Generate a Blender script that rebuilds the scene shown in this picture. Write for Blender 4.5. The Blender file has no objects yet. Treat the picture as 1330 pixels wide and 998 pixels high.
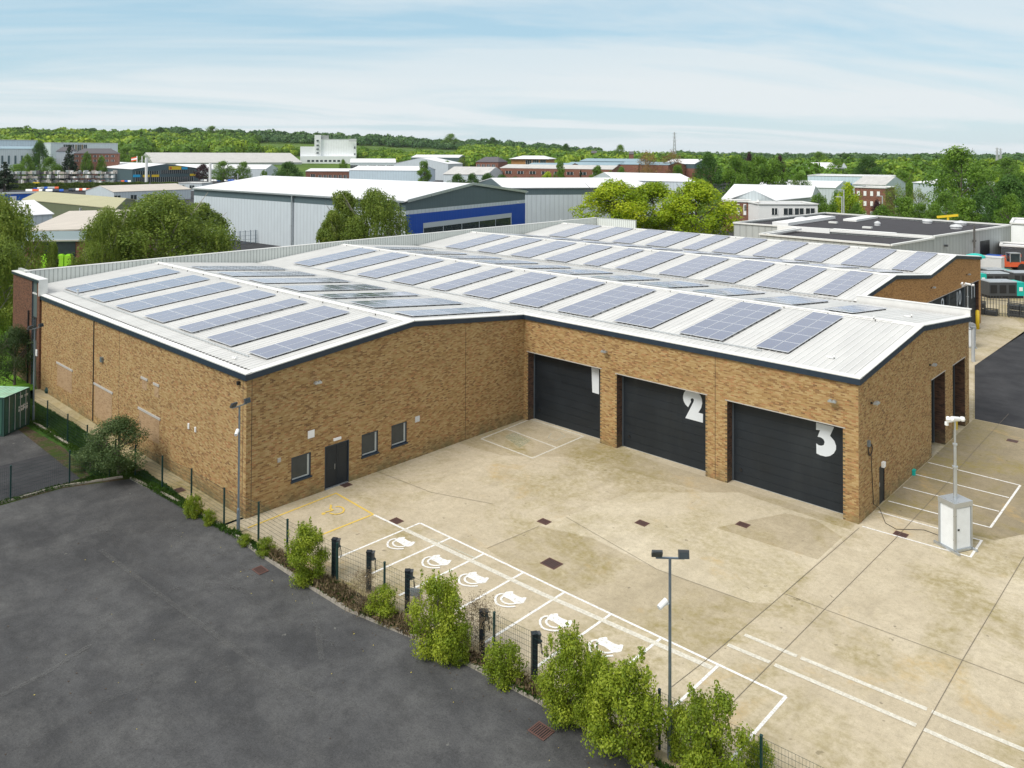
import bpy, math, random
import numpy as np
from mathutils import Vector, Matrix
random.seed(7); rng=np.random.default_rng(7)
S=bpy.context.scene; COL=S.collection
# ---------------------------------------------------------------- camera model (photo 1330x998, calibrated)
F_,CX,CY=1034.644,657.786,181.33; PITCH,ROLL,YAW=-0.016346,0.004075,0.028552
CAM=np.array([38.6457,-21.1729,19.2])
th=math.radians(135)-YAW; cp,sp=math.cos(PITCH),math.sin(PITCH)
FW=np.array([math.cos(th)*cp,math.sin(th)*cp,-sp]); RT0=np.array([math.sin(th),-math.cos(th),0.]); UP0=np.cross(RT0,FW)
RT=math.cos(ROLL)*RT0+math.sin(ROLL)*UP0; UPV=-math.sin(ROLL)*RT0+math.cos(ROLL)*UP0
def ray(u,v): return FW*F_+RT*(u-CX)-UPV*(v-CY)
def G(u,v,z=0.):
    r=ray(u,v); t=(z-CAM[2])/r[2]; return CAM+t*r
def PL(u,v,ax,val):
    r=ray(u,v); t=(val-CAM[ax])/r[ax]; return CAM+t*r
def RD(u,v,d):
    r=ray(u,v); return CAM+r*(d/math.hypot(r[0],r[1]))
def V(*a): return np.array(a,float)
# building constants
W1,W2,W3,W4=21.66,43.3,62.9,82.2; YR=[11.3,32.4,52.9,71.9]; XA,XA2,XB,XLA=23.42,15.47,-37.65,-32.85; HE,HRG=7.45,8.5
# ---------------------------------------------------------------- mesh builder
class MB:
    def __init__(s): s.v=[];s.f=[];s.uv=[];s.m=[]
    def poly(s,pts,uv=None,m=0):
        n=len(s.v); s.v+= [tuple(map(float,p)) for p in pts]; s.f.append(tuple(range(n,n+len(pts)))); s.uv.append(uv); s.m.append(m)
    def hexa(s,b,t,m=0):
        # b,t 4 pts each (bottom ccw seen from above, top)
        n=len(s.v); s.v+=[tuple(map(float,p)) for p in list(b)+list(t)]
        for q in ((3,2,1,0),(4,5,6,7),(0,1,5,4),(1,2,6,5),(2,3,7,6),(3,0,4,7)):
            s.f.append(tuple(n+i for i in q)); s.uv.append(None); s.m.append(m)
    def box(s,c,sz,rz=0,m=0,rx=0):
        hx,hy,hz=sz[0]/2,sz[1]/2,sz[2]/2; ca,sa=math.cos(rz),math.sin(rz); cr,sr=math.cos(rx),math.sin(rx)
        P=[]
        for z in (-hz,hz):
            for x,y in ((-hx,-hy),(hx,-hy),(hx,hy),(-hx,hy)):
                y2=y*cr-z*sr; z2=y*sr+z*cr
                P.append((c[0]+x*ca-y2*sa,c[1]+x*sa+y2*ca,c[2]+z2))
        s.hexa(P[:4],P[4:],m)
    def bb(s,a,b,m=0):
        s.box([(a[i]+b[i])/2 for i in range(3)],[abs(b[i]-a[i]) for i in range(3)],0,m)
    def beam(s,p,q,w,h=None,m=0):
        p=np.array(p,float);q=np.array(q,float);h=h or w;d=q-p;L=np.linalg.norm(d);d/=L
        a=np.cross(d,(0,0,1)); 
        if np.linalg.norm(a)<1e-3:a=np.array((1.,0,0))
        a/=np.linalg.norm(a);b=np.cross(a,d)
        A=[p+a*x*w/2+b*y*h/2 for x,y in((-1,-1),(1,-1),(1,1),(-1,1))];B=[k+d*L for k in A]
        s.hexa(A,B,m)
    def tube(s,p,q,r,r2=None,n=10,m=0,cap=True):
        p=np.array(p,float);q=np.array(q,float);r2=r if r2 is None else r2;d=q-p;d=d/np.linalg.norm(d)
        a=np.cross(d,(0,0,1)); 
        if np.linalg.norm(a)<1e-3:a=np.array((1.,0,0))
        a/=np.linalg.norm(a);b=np.cross(d,a);k=len(s.v)
        for c,rr in((p,r),(q,r2)):
            for i in range(n):
                t=2*math.pi*i/n;s.v.append(tuple(c+rr*(math.cos(t)*a+math.sin(t)*b)))
        for i in range(n):
            j=(i+1)%n;s.f.append((k+i,k+j,k+n+j,k+n+i));s.uv.append(None);s.m.append(m)
        if cap:
            s.f.append(tuple(range(k+n-1,k-1,-1)));s.uv.append(None);s.m.append(m)
            s.f.append(tuple(range(k+n,k+2*n)));s.uv.append(None);s.m.append(m)
    def prism(s,pts,d,m=0):
        # pts: 3D planar polygon, d: extrusion vector
        k=len(s.v);n=len(pts);s.v+=[tuple(map(float,p)) for p in pts]+[tuple(map(float,np.array(p)+d)) for p in pts]
        s.f.append(tuple(range(k+n-1,k-1,-1)));s.f.append(tuple(range(k+n,k+2*n)));s.uv+=[None,None];s.m+=[m,m]
        for i in range(n):
            j=(i+1)%n;s.f.append((k+i,k+j,k+n+j,k+n+i));s.uv.append(None);s.m.append(m)
    def lathe(s,c,prof,n=12,m=0):
        k=len(s.v)
        for r,z in prof:
            for i in range(n):
                t=2*math.pi*i/n;s.v.append((c[0]+r*math.cos(t),c[1]+r*math.sin(t),c[2]+z))
        for a in range(len(prof)-1):
            for i in range(n):
                j=(i+1)%n;s.f.append((k+a*n+i,k+a*n+j,k+(a+1)*n+j,k+(a+1)*n+i));s.uv.append(None);s.m.append(m)
    def mesh(s,name,mats):
        me=bpy.data.meshes.new(name);me.from_pydata(s.v,[],s.f)
        if not isinstance(mats,(list,tuple)):mats=[mats]
        for mt in mats:me.materials.append(mt)
        if len(mats)>1:me.polygons.foreach_set('material_index',s.m)
        if any(u is not None for u in s.uv):
            L=me.uv_layers.new(name='UVMap');i=0;dat=[]
            for f,u in zip(s.f,s.uv):
                dat+= [c for p in (u if u is not None else [(0,0)]*len(f)) for c in p]
            L.data.foreach_set('uv',dat)
        me.update();return me
    def build(s,name,mats,parent=None,smooth=False,world=True,**kw):
        me=s.mesh(name,mats)
        if smooth:me.polygons.foreach_set('use_smooth',[True]*len(me.polygons))
        o=bpy.data.objects.new(name,me);COL.objects.link(o)
        if parent is not None:
            o.parent=parent
            if world:o.matrix_parent_inverse=Matrix.Translation(parent.location).inverted() if parent.rotation_euler.z==0 else (Matrix.Translation(parent.location)@Matrix.Rotation(parent.rotation_euler.z,4,'Z')).inverted()
        if kw:tag(o,**kw)
        return o
def tag(o,label=None,cat=None,group=None,kind=None):
    if label:o['label']=label
    if cat:o['category']=cat
    if group:o['group']=group
    if kind:o['kind']=kind
    return o
def empty(name,loc=(0,0,0),rz=0,**kw):
    o=bpy.data.objects.new(name,None);COL.objects.link(o);o.location=tuple(map(float,loc));o.rotation_euler=(0,0,rz);o.empty_display_size=.3
    if kw:tag(o,**kw)
    return o
def dup(root,loc,rz=None,sc=None,**kw):
    r=root.copy();COL.objects.link(r);r.location=tuple(map(float,loc))
    if rz is not None:r.rotation_euler=(0,0,rz)
    if sc is not None:r.scale=sc if hasattr(sc,'__len__') else (sc,)*3
    tag(r,**kw)
    for ch in list(root.children):
        c=ch.copy();COL.objects.link(c);c.parent=r
        for g in list(ch.children):
            e=g.copy();COL.objects.link(e);e.parent=c
    return r
# ---------------------------------------------------------------- materials
MAT={}
class NT:
    def __init__(s,mat):
        mat.use_nodes=True;s.t=mat.node_tree;s.n=s.t.nodes;s.l=s.t.links;s.n.clear()
        s.out=s.n.new('ShaderNodeOutputMaterial')
    def new(s,ty,**kw):
        x=s.n.new(ty)
        for k,v in kw.items():setattr(x,k,v)
        return x
    def put(s,sock,v):
        if isinstance(v,bpy.types.NodeSocket):s.l.new(v,sock)
        elif isinstance(v,bpy.types.Node):s.l.new(v.outputs[0],sock)
        else:
            if hasattr(sock.default_value,'__len__') and hasattr(v,'__len__') and len(v)==3 and len(sock.default_value)==4:v=(*v,1)
            sock.default_value=v
    def math(s,op,a,b=0.,c=None):
        x=s.new('ShaderNodeMath',operation=op);s.put(x.inputs[0],a);s.put(x.inputs[1],b)
        if c is not None:s.put(x.inputs[2],c)
        return x.outputs[0]
    def mix(s,f,a,b,bt='MIX'):
        x=s.new('ShaderNodeMix',data_type='RGBA',blend_type=bt);s.put(x.inputs[0],f);s.put(x.inputs[6],a);s.put(x.inputs[7],b);return x.outputs[2]
    def noise(s,vec,scale,det=4,rough=.55,dist=0):
        x=s.new('ShaderNodeTexNoise');s.put(x.inputs['Vector'],vec);x.inputs['Scale'].default_value=scale;x.inputs['Detail'].default_value=det;x.inputs['Roughness'].default_value=rough;x.inputs['Distortion'].default_value=dist;return x.outputs[0]
    def ramp(s,f,st,interp='LINEAR'):
        x=s.new('ShaderNodeValToRGB');s.put(x.inputs[0],f);e=x.color_ramp.elements;x.color_ramp.interpolation=interp
        while len(e)<len(st):e.new(.5)
        for k,(p,c) in zip(e,st):k.position=p;k.color=(*c,1) if hasattr(c,'__len__') else (c,c,c,1)
        return x.outputs[0]
    def mapr(s,f,a,b,c=0.,d=1.):
        x=s.new('ShaderNodeMapRange');s.put(x.inputs[0],f)
        for i,v in enumerate((a,b,c,d)):x.inputs[i+1].default_value=v
        return x.outputs[0]
    def obj(s):return s.new('ShaderNodeTexCoord').outputs['Object']
    def pos(s):return s.new('ShaderNodeNewGeometry').outputs['Position']
    def scale(s,vec,sc,loc=(0,0,0)):
        x=s.new('ShaderNodeMapping');s.put(x.inputs[0],vec);x.inputs['Scale'].default_value=sc;x.inputs['Location'].default_value=loc;return x.outputs[0]
    def bump(s,h,st=.3,dist=.02):
        x=s.new('ShaderNodeBump');s.put(x.inputs['Height'],h);x.inputs['Strength'].default_value=st;x.inputs['Distance'].default_value=dist;return x.outputs[0]
    def bsdf(s,col,rough=.8,metal=0.,spec=.5,normal=None,**kw):
        x=s.new('ShaderNodeBsdfPrincipled');s.put(x.inputs['Base Color'],col);s.put(x.inputs['Roughness'],rough);s.put(x.inputs['Metallic'],metal);x.inputs['Specular IOR Level'].default_value=spec
        if normal is not None:s.put(x.inputs['Normal'],normal)
        for k,v in kw.items():s.put(x.inputs[k],v)
        s.l.new(x.outputs[0],s.out.inputs[0]);return x
def newmat(n):
    m=bpy.data.materials.new(n);MAT[n]=m;return m,NT(m)
def plain(n,col,rough=.7,metal=0.,var=.12,sc=3.,spec=.5,bump=0,dirt=None):
    m,t=newmat(n);p=t.pos();nz=t.noise(p,sc,5);a=tuple(c*(1-var) for c in col);b=tuple(min(1,c*(1+var)) for c in col)
    c=t.mix(nz,a,b)
    if dirt:c=t.mix(t.mapr(t.noise(t.scale(p,(1,1,.25)),sc*.6,6,.7),.5,.8),c,dirt)
    t.bsdf(c,t.mapr(nz,.3,.7,max(.05,rough-.1),min(1,rough+.1)),metal,spec,t.bump(nz,.3,bump) if bump else None);return m
def brick(n,cols,mortar,scale=1.,stain=.35):
    m,t=newmat(n);uv=t.new('ShaderNodeTexCoord').outputs['UV'];sx=t.new('ShaderNodeSeparateXYZ');t.put(sx.inputs[0],uv);x,y=sx.outputs[0],sx.outputs[1]
    bh,bw=.075*scale,.225*scale
    fy=t.math('DIVIDE',y,bh);ry=t.math('FLOOR',fy);off=t.math('MULTIPLY',t.math('MODULO',ry,2.),.5)
    fx=t.math('ADD',t.math('DIVIDE',x,bw),off);rx=t.math('FLOOR',fx)
    cb=t.new('ShaderNodeCombineXYZ');t.put(cb.inputs[0],rx);t.put(cb.inputs[1],ry)
    wn=t.new('ShaderNodeTexWhiteNoise',noise_dimensions='2D');t.put(wn.inputs['Vector'],cb.outputs[0]);r=wn.outputs[0]
    big=t.noise(uv,.35,4,.6);mid=t.noise(t.scale(uv,(1,2.4,1)),1.7,4,.65)
    f=t.math('ADD',t.math('MULTIPLY',r,.80),t.math('MULTIPLY',t.math('ADD',t.math('MULTIPLY',big,.5),t.math('MULTIPLY',mid,.55)),.40))
    f=t.math('SUBTRACT',f,.13)
    c=t.ramp(f,[(i/(len(cols)-1),k) for i,k in enumerate(cols)])
    mx=t.math('FRACT',fx);my=t.math('FRACT',fy)
    mk=t.math('MAXIMUM',t.math('LESS_THAN',mx,.045),t.math('LESS_THAN',my,.13))
    c=t.mix(t.math('MULTIPLY',mk,.65),c,mortar)
    st=t.mapr(t.noise(t.scale(uv,(.5,1.2,1)),.8,5,.7),.52,.75,0,stain)
    c=t.mix(st,c,tuple(k*.42 for k in cols[1]))
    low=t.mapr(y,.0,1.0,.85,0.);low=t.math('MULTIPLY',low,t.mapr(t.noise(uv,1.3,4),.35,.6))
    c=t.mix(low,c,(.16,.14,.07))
    h=t.math('SUBTRACT',t.math('MULTIPLY',r,.3),mk)
    t.bsdf(c,.88,0,.25,t.bump(h,.5,.012));return m
YB=[(.12,.068,.036),(.24,.132,.055),(.31,.185,.072),(.35,.225,.092),(.385,.262,.115),(.44,.315,.15),(.35,.17,.07),(.57,.45,.26)]
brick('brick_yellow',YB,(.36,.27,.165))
brick('brick_far',[(.22,.10,.04),(.42,.21,.07),(.5,.27,.10),(.55,.31,.12)],(.45,.27,.12),1,.2)
brick('brick_infill',[(.30,.19,.10),(.40,.265,.15),(.44,.30,.17)],(.36,.28,.19),1,.15)
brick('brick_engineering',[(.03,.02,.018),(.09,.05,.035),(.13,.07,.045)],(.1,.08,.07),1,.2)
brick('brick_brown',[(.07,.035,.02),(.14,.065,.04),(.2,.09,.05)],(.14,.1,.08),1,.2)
brick('brick_red',[(.13,.055,.04),(.22,.095,.065),(.27,.13,.09)],(.25,.17,.13),1.6,.15)
plain('navy',(.022,.038,.06),.45,.2,.1);plain('navy_door',(.009,.014,.020),.5,.1,.25,.8,dirt=(.022,.028,.034))
plain('white_paint',(.80,.80,.79),.5,0,.05);plain('number_white',(.62,.66,.70),.5,0,.04)
plain('reveal_metal',(.10,.12,.14),.5,.3);plain('steel',(.24,.29,.34),.4,.7,.12);plain('steel_light',(.5,.53,.55),.35,.7,.1)
plain('lintel',(.42,.40,.37),.8,0,.2);plain('glass_dark',(.03,.045,.05),.06,0,.3,2,1.);plain('glass_pane',(.035,.045,.05),.06,0,.5,1.2,.5)
plain('blind',(.42,.45,.44),.7,0,.1);plain('black',(.012,.012,.013),.5);plain('green_post',(.01,.045,.042),.5,.2,.15)
plain('yellow_paint',(.75,.52,.02),.5,0,.05);plain('rust',(.11,.055,.045),.8,0,.35,20);plain('grey_box',(.55,.56,.57),.6)
plain('conduit',(.42,.44,.45),.5);plain('orange',(.62,.10,.03),.5);plain('teal',(.0,.42,.36),.45,0,.1);plain('charcoal',(.055,.06,.065),.5)
plain('lum_green',(.35,.72,.03),.6,0,.15);plain('blue_clad',(.005,.09,.46),.4,0,.08);plain('white_glossy',(.72,.75,.77),.35)
plain('bark',(.12,.10,.08),.95,0,.4,6);plain('bark_light',(.3,.27,.23),.9,0,.4,6);plain('kerbstone',(.30,.27,.23),.9,0,.3,4,bump=.02,dirt=(.12,.13,.05))
plain('tyre',(.02,.02,.02),.9);plain('teal_clad',(.08,.13,.145),.5,.1,.06);plain('dark_clad',(.085,.125,.14),.5,.1,.06)
# ribbed cladding
def clad(n,col,period=.33,dark=.75,rough=.45,metal=.1,vert=True,spec=.5):
    m,t=newmat(n);uv=t.new('ShaderNodeTexCoord').outputs['UV'];sx=t.new('ShaderNodeSeparateXYZ');t.put(sx.inputs[0],uv)
    w=t.math('PINGPONG',t.math('DIVIDE',sx.outputs[0],period),.5);k=t.mapr(w,.06,.16)
    nz=t.noise(t.scale(uv,(1,.3,1)),.9,4);c=t.mix(k,tuple(x*dark for x in col),col);c=t.mix(t.mapr(nz,.4,.75,0,.3),c,tuple(x*.72 for x in col))
    t.bsdf(c,rough,metal,spec,t.bump(k,.5,.03));return m
clad('clad_white',(.62,.65,.62),.35,.6);clad('clad_grey',(.50,.555,.575),.9,.84);clad('clad_light',(.58,.64,.68),1.1,.86)
clad('clad_dark',(.10,.145,.16),.5,.88);clad('clad_blue',(.0035,.07,.42),.5,.9);clad('clad_green',(.15,.17,.095),.8,.8);clad('clad_concrete',(.42,.44,.43),1.2,.8,.8,0)
clad('clad_darkgrey',(.10,.13,.13),1.,.8);clad('roller',(.013,.021,.028),.28,.75,.4,.3)
# roof sheets (world-space weathering, lapped sheet lines)
def roofmat(n,col,var=.12,rough=.42):
    m,t=newmat(n);p=t.pos();nz=t.noise(t.scale(p,(1.5,.25,1)),.7,6,.65);n2=t.noise(p,.12,3)
    c=t.mix(t.mapr(nz,.35,.7),tuple(x*(1-var) for x in col),col);c=t.mix(t.mapr(n2,.45,.7,0,.45),c,tuple(x*.84 for x in col))
    t.bsdf(c,t.mapr(nz,.3,.7,rough-.08,rough+.12),.0,.4);return m
roofmat('roof_sheet',(.63,.628,.61),.2);roofmat('roof_rib',(.74,.735,.715),.12);roofmat('roof_white',(.74,.745,.76),.05,.5);roofmat('roof_old',(.55,.54,.52),.25,.7)
roofmat('roof_olive',(.44,.42,.26),.2,.7);roofmat('roof_felt',(.045,.042,.048),.25,.85);roofmat('roof_blue',(.26,.37,.43),.15,.6);roofmat('roof_cream',(.56,.51,.45),.2,.8);roofmat('roof_slate',(.12,.115,.125),.2,.8)
plain('flash_white',(.70,.70,.68),.5,0,.10);plain('gutter_dark',(.09,.085,.08),.8,0,.3,2)
# solar cell
m,t=newmat('solar_cell');uv=t.new('ShaderNodeTexCoord').outputs['UV'];oi=t.new('ShaderNodeObjectInfo').outputs['Random']
sx=t.new('ShaderNodeSeparateXYZ');t.put(sx.inputs[0],uv)
gx=t.math('LESS_THAN',t.math('PINGPONG',t.math('MULTIPLY',sx.outputs[0],10.),.5),.035);gy=t.math('LESS_THAN',t.math('PINGPONG',t.math('MULTIPLY',sx.outputs[1],6.),.5),.035)
g=t.math('MAXIMUM',gx,gy);nz=t.noise(t.pos(),.5,3)
c=t.mix(g,t.mix(oi,(.026,.050,.125),(.036,.060,.14)),(.09,.11,.17))
t.bsdf(c,.25,0,.5)
prn=t.n[-1];gl=t.new('ShaderNodeBsdfGlossy');gl.inputs['Color'].default_value=(.93,.94,1,1);t.put(gl.inputs['Roughness'],t.mapr(nz,.35,.65,.05,.13));fr=t.new('ShaderNodeLayerWeight');fr.inputs[0].default_value=.5;fac=t.math('MINIMUM',t.math('ADD',t.math('POWER',fr.outputs['Facing'],3.9),.04),.97)
mxs=t.new('ShaderNodeMixShader');t.put(mxs.inputs[0],fac);t.l.new(prn.outputs[0],mxs.inputs[1]);t.l.new(gl.outputs[0],mxs.inputs[2]);t.l.new(mxs.outputs[0],t.out.inputs[0])
plain('panel_frame',(.66,.68,.72),.4,.3,.05);plain('rail',(.07,.07,.075),.6,.3)
# foliage: tint attribute (per clump) + random per leaf
def foliage(n,dark,mid,light,trans=.35):
    m,t=newmat(n);at=t.new('ShaderNodeAttribute',attribute_name='tint').outputs['Fac'];isl=t.new('ShaderNodeNewGeometry').outputs['Random Per Island'];oi=t.new('ShaderNodeObjectInfo').outputs['Random']
    f=t.math('ADD',t.math('ADD',t.math('MULTIPLY',at,.6),t.math('MULTIPLY',isl,.3)),t.math('MULTIPLY',oi,.2))
    c=t.ramp(f,[(0.,dark),(.5,mid),(1.,light)])
    d=t.new('ShaderNodeBsdfPrincipled');t.put(d.inputs['Base Color'],c);d.inputs['Roughness'].default_value=.55;d.inputs['Specular IOR Level'].default_value=.3
    tr=t.new('ShaderNodeBsdfTranslucent');t.put(tr.inputs[0],t.mix(.35,c,light));mx=t.new('ShaderNodeMixShader');mx.inputs[0].default_value=trans
    t.l.new(d.outputs[0],mx.inputs[1]);t.l.new(tr.outputs[0],mx.inputs[2]);t.l.new(mx.outputs[0],t.out.inputs[0]);return m
foliage('leaf_dark',(.016,.045,.008),(.05,.12,.018),(.10,.21,.03))
foliage('leaf_mid',(.025,.07,.009),(.11,.215,.02),(.21,.34,.04))
foliage('leaf_bright',(.06,.13,.008),(.27,.40,.014),(.52,.58,.025),.4)
foliage('leaf_willow',(.05,.10,.014),(.16,.235,.032),(.30,.36,.06))
foliage('leaf_shrub',(.03,.06,.006),(.19,.27,.018),(.44,.50,.05),.4)
foliage('leaf_bush',(.018,.04,.012),(.055,.10,.028),(.12,.17,.055))
foliage('leaf_conifer',(.005,.014,.006),(.014,.035,.012),(.03,.06,.02),.1)
foliage('leaf_copper',(.015,.006,.008),(.04,.014,.018),(.07,.025,.03),.2)
foliage('leaf_orange',(.12,.07,.02),(.25,.15,.045),(.36,.24,.08),.2)
foliage('leaf_hedge',(.03,.06,.008),(.08,.13,.012),(.16,.21,.02),.2)
foliage('leaf_wood',(.018,.065,.008),(.12,.24,.018),(.34,.44,.03),.25)
foliage('leaf_woodfar',(.03,.08,.025),(.075,.16,.045),(.14,.23,.06),.2)
foliage('grass_blade',(.008,.025,.003),(.03,.075,.008),(.08,.15,.02),.2)
foliage('weed_dry',(.07,.045,.03),(.14,.10,.06),(.24,.19,.10),.1)
# ---------------------------------------------------------------- ground materials
m,t=newmat('ground_far');p=t.pos();a=t.noise(p,.02,5,.6);b=t.noise(p,.4,5,.7)
c=t.mix(t.mapr(a,.4,.6),(.07,.13,.02),(.12,.19,.03));c=t.mix(t.mapr(b,.4,.7),c,(.05,.09,.02));t.bsdf(c,.95,0,.1)
m,t=newmat('grass');p=t.pos();b=t.noise(p,1.2,6,.7);t.bsdf(t.mix(t.mapr(b,.35,.65),(.015,.045,.008),(.06,.12,.02)),.95,0,.1)
m,t=newmat('lawn');p=t.pos();b=t.noise(p,.3,6,.7);t.bsdf(t.mix(t.mapr(b,.35,.65),(.08,.20,.015),(.15,.30,.03)),.95,0,.1)
def concrete(n,c0,c1,c2,green=.5):
    m,t=newmat(n);p=t.pos();a=t.noise(p,.07,4,.6);b=t.noise(p,.45,7,.68,.4);f=t.noise(p,5.,9,.85);st=t.noise(t.scale(p,(.6,.12,1)),1.1,6,.7)
    g=t.noise(p,22,5,.95);h=t.noise(p,1.6,8,.8)
    c=t.mix(t.mapr(a,.36,.64),c0,c1);c=t.mix(t.mapr(b,.40,.66,0,.8),c,c2);c=t.mix(t.mapr(st,.5,.72,0,.5),c,tuple(x*.66 for x in c0))
    c=t.mix(t.mapr(h,.48,.70,0,.55),c,tuple(x*.70 for x in c0));c=t.mix(t.mapr(h,.30,.44,.45,0),c,tuple(min(.8,x*1.22) for x in c1))
    c=t.mix(t.mapr(f,.48,.66,0,.6),c,tuple(x*.60 for x in c0));c=t.mix(t.mapr(g,.54,.66,0,.6),c,tuple(x*.5 for x in c0));c=t.mix(t.mapr(g,.36,.44,.5,0),c,tuple(min(.8,x*1.25) for x in c1))
    sp=t.mapr(t.noise(p,2.1,3,.5),.70,.73,0,.8);c=t.mix(sp,c,tuple(x*.45 for x in c0))
    gr=t.math('MULTIPLY',t.mapr(t.noise(p,.16,5,.7,.6),.46,.62,0,min(1,green*1.5)),t.mapr(t.noise(p,2.5,6,.7),.3,.6));c=t.mix(gr,c,(.25,.205,.075))
    og=t.math('MULTIPLY',t.mapr(t.noise(p,.23,3,.6,1.),.60,.70,0,.5),t.mapr(t.noise(p,3.5,6,.7),.35,.6));c=t.mix(og,c,(.46,.32,.13))
    t.bsdf(c,t.mapr(b,.3,.7,.8,.95),0,.25,t.bump(f,.35,.012));return m
concrete('concrete',(.47,.40,.285),(.58,.51,.38),(.44,.375,.265));concrete('concrete_shaded',(.27,.225,.145),(.35,.29,.195),(.24,.205,.135),.8);concrete('concrete_light',(.52,.45,.325),(.62,.55,.415),(.48,.415,.295),.3)
concrete('concrete_mid',(.41,.345,.235),(.50,.43,.31),(.385,.325,.22),.6);concrete('paving',(.40,.33,.20),(.47,.40,.27),(.33,.29,.17),.7)
m,t=newmat('asphalt');p=t.pos();a=t.noise(t.scale(p,(.10,.24,1)),1.,7,.62,.5);b=t.noise(p,.3,7,.72,.3);g=t.noise(p,14,8,.95);g2=t.noise(p,40,4,.95);v=t.noise(p,1.3,8,.8)
c=t.mix(t.mapr(a,.38,.64),(.050,.051,.053),(.092,.093,.095));c=t.mix(t.mapr(b,.44,.66,0,.6),c,(.135,.135,.132));c=t.mix(t.mapr(v,.45,.62,0,.5),c,(.040,.040,.041));c=t.mix(t.mapr(g,.50,.60,0,.7),c,(.026,.026,.028));c=t.mix(t.mapr(g,.36,.44,.6,0),c,(.15,.15,.145));c=t.mix(t.mapr(g2,.66,.70,0,.6),c,(.28,.27,.25))
c=t.mix(t.mapr(t.noise(p,1.9,2,.5),.745,.76,0,.5),c,(.2,.2,.18))
t.bsdf(c,.9,0,.2,t.bump(g,.5,.012))
m,t=newmat('asphalt_dark');p=t.pos();a=t.noise(p,.5,6,.7);g=t.noise(p,30,5,.8);c=t.mix(t.mapr(a,.35,.65),(.030,.031,.035),(.052,.053,.057));c=t.mix(t.mapr(g,.5,.75,0,.4),c,(.02,.02,.022));t.bsdf(c,.9,0,.2)
m,t=newmat('soil');p=t.pos();g=t.noise(p,6,6,.8);c=t.mix(t.mapr(g,.35,.65),(.03,.022,.014),(.11,.085,.055));c=t.mix(t.mapr(t.noise(p,1.2,4),.45,.6),c,(.04,.06,.015));t.bsdf(c,.95,0,.1,t.bump(g,.5,.03))
def paint(n,col,w):
    m,t=newmat(n);p=t.pos();g=t.noise(p,7,7,.8);d=t.bsdf(col,.7,0,.3)
    tp=t.new('ShaderNodeBsdfTransparent');mx=t.new('ShaderNodeMixShader');t.put(mx.inputs[0],t.mapr(g,*w));t.l.new(tp.outputs[0],mx.inputs[1]);t.l.new(d.outputs[0],mx.inputs[2]);t.l.new(mx.outputs[0],t.out.inputs[0]);return m
paint('line_white',(.78,.77,.74),(.34,.52,.45,1.));paint('line_yellow',(.68,.48,.10),(.33,.45,.5,.95));paint('line_old',(.70,.67,.58),(.35,.60,.5,.95));paint('line_faint',(.6,.60,.5),(.38,.62,.1,.7));paint('stain_green',(.34,.46,.34),(.4,.62,0,.4))
plain('yellow_sign',(.80,.55,.02),.5,0,.04);plain('blue_sign',(.02,.42,.75),.5,0,.04)
clad('clad_sky',(.55,.66,.74),1.5,.9);clad('clad_factory',(.84,.86,.87),2.5,.93,.7,0)
plain('joint_seal',(.17,.145,.11),.9,0,.4,5)
EXPO=0.50
paint('seam',(.15,.15,.145),(.35,.7,.0,.5))
HZ=.00003
paint('tar_shade',(.042,.042,.044),(.35,.6,.2,.65));paint('track_light',(.13,.13,.128),(.45,.75,.0,.4));plain('yellow_leaf',(.4,.33,.08),.8)
M=MAT
ORD=['first','second','third','fourth','fifth','sixth','seventh','eighth','ninth','tenth','eleventh','twelfth','thirteenth','fourteenth','fifteenth','sixteenth','seventeenth','eighteenth','nineteenth','twentieth']
# ---------------------------------------------------------------- main warehouse
bld=empty('warehouse',(0,W1,0),label='long yellow brick warehouse with pale ridged roof and navy numbered doors around concrete yard',cat='warehouse')
def wallface(mb,o,d,n,L,H,ops,reveal=.7,mrev=1,m=0,u0=0):
    """outer face from origin o along unit d, normal n; ops (s0,s1,z0,z1[,depth])"""
    xs=sorted({0,L,*[k for q in ops for k in q[:2]]});zs=sorted({0,H,*[k for q in ops for k in q[2:4]]})
    P=lambda s,z,dp=0:np.array(o)+np.array(d)*s+np.array((0,0,z))-np.array(n)*dp
    for a,b in zip(xs,xs[1:]):
        for c,e in zip(zs,zs[1:]):
            if any(q[0]<=a+1e-6 and b<=q[1]+1e-6 and q[2]<=c+1e-6 and e<=q[3]+1e-6 for q in ops):continue
            mb.poly([P(a,c),P(b,c),P(b,e),P(a,e)],[(u0+a,c),(u0+b,c),(u0+b,e),(u0+a,e)],m)
    for q in ops:
        r=q[4] if len(q)>4 else reveal;a,b,c,e=q[:4]
        mb.poly([P(a,c),P(a,c,r),P(a,e,r),P(a,e)],[(0,c),(r,c),(r,e),(0,e)],mrev)
        mb.poly([P(b,c,r),P(b,c),P(b,e),P(b,e,r)],[(0,c),(r,c),(r,e),(0,e)],mrev)
        mb.poly([P(a,e),P(a,e,r),P(b,e,r),P(b,e)],[(a,0),(a,r),(b,r),(b,0)],mrev)
        if c>.01:mb.poly([P(a,c),P(b,c),P(b,c,r),P(a,c,r)],[(a,0),(b,0),(b,r),(a,r)],mrev)
Y=[M['brick_yellow'],M['brick_engineering'],M['brick_infill'],M['reveal_metal']]
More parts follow.
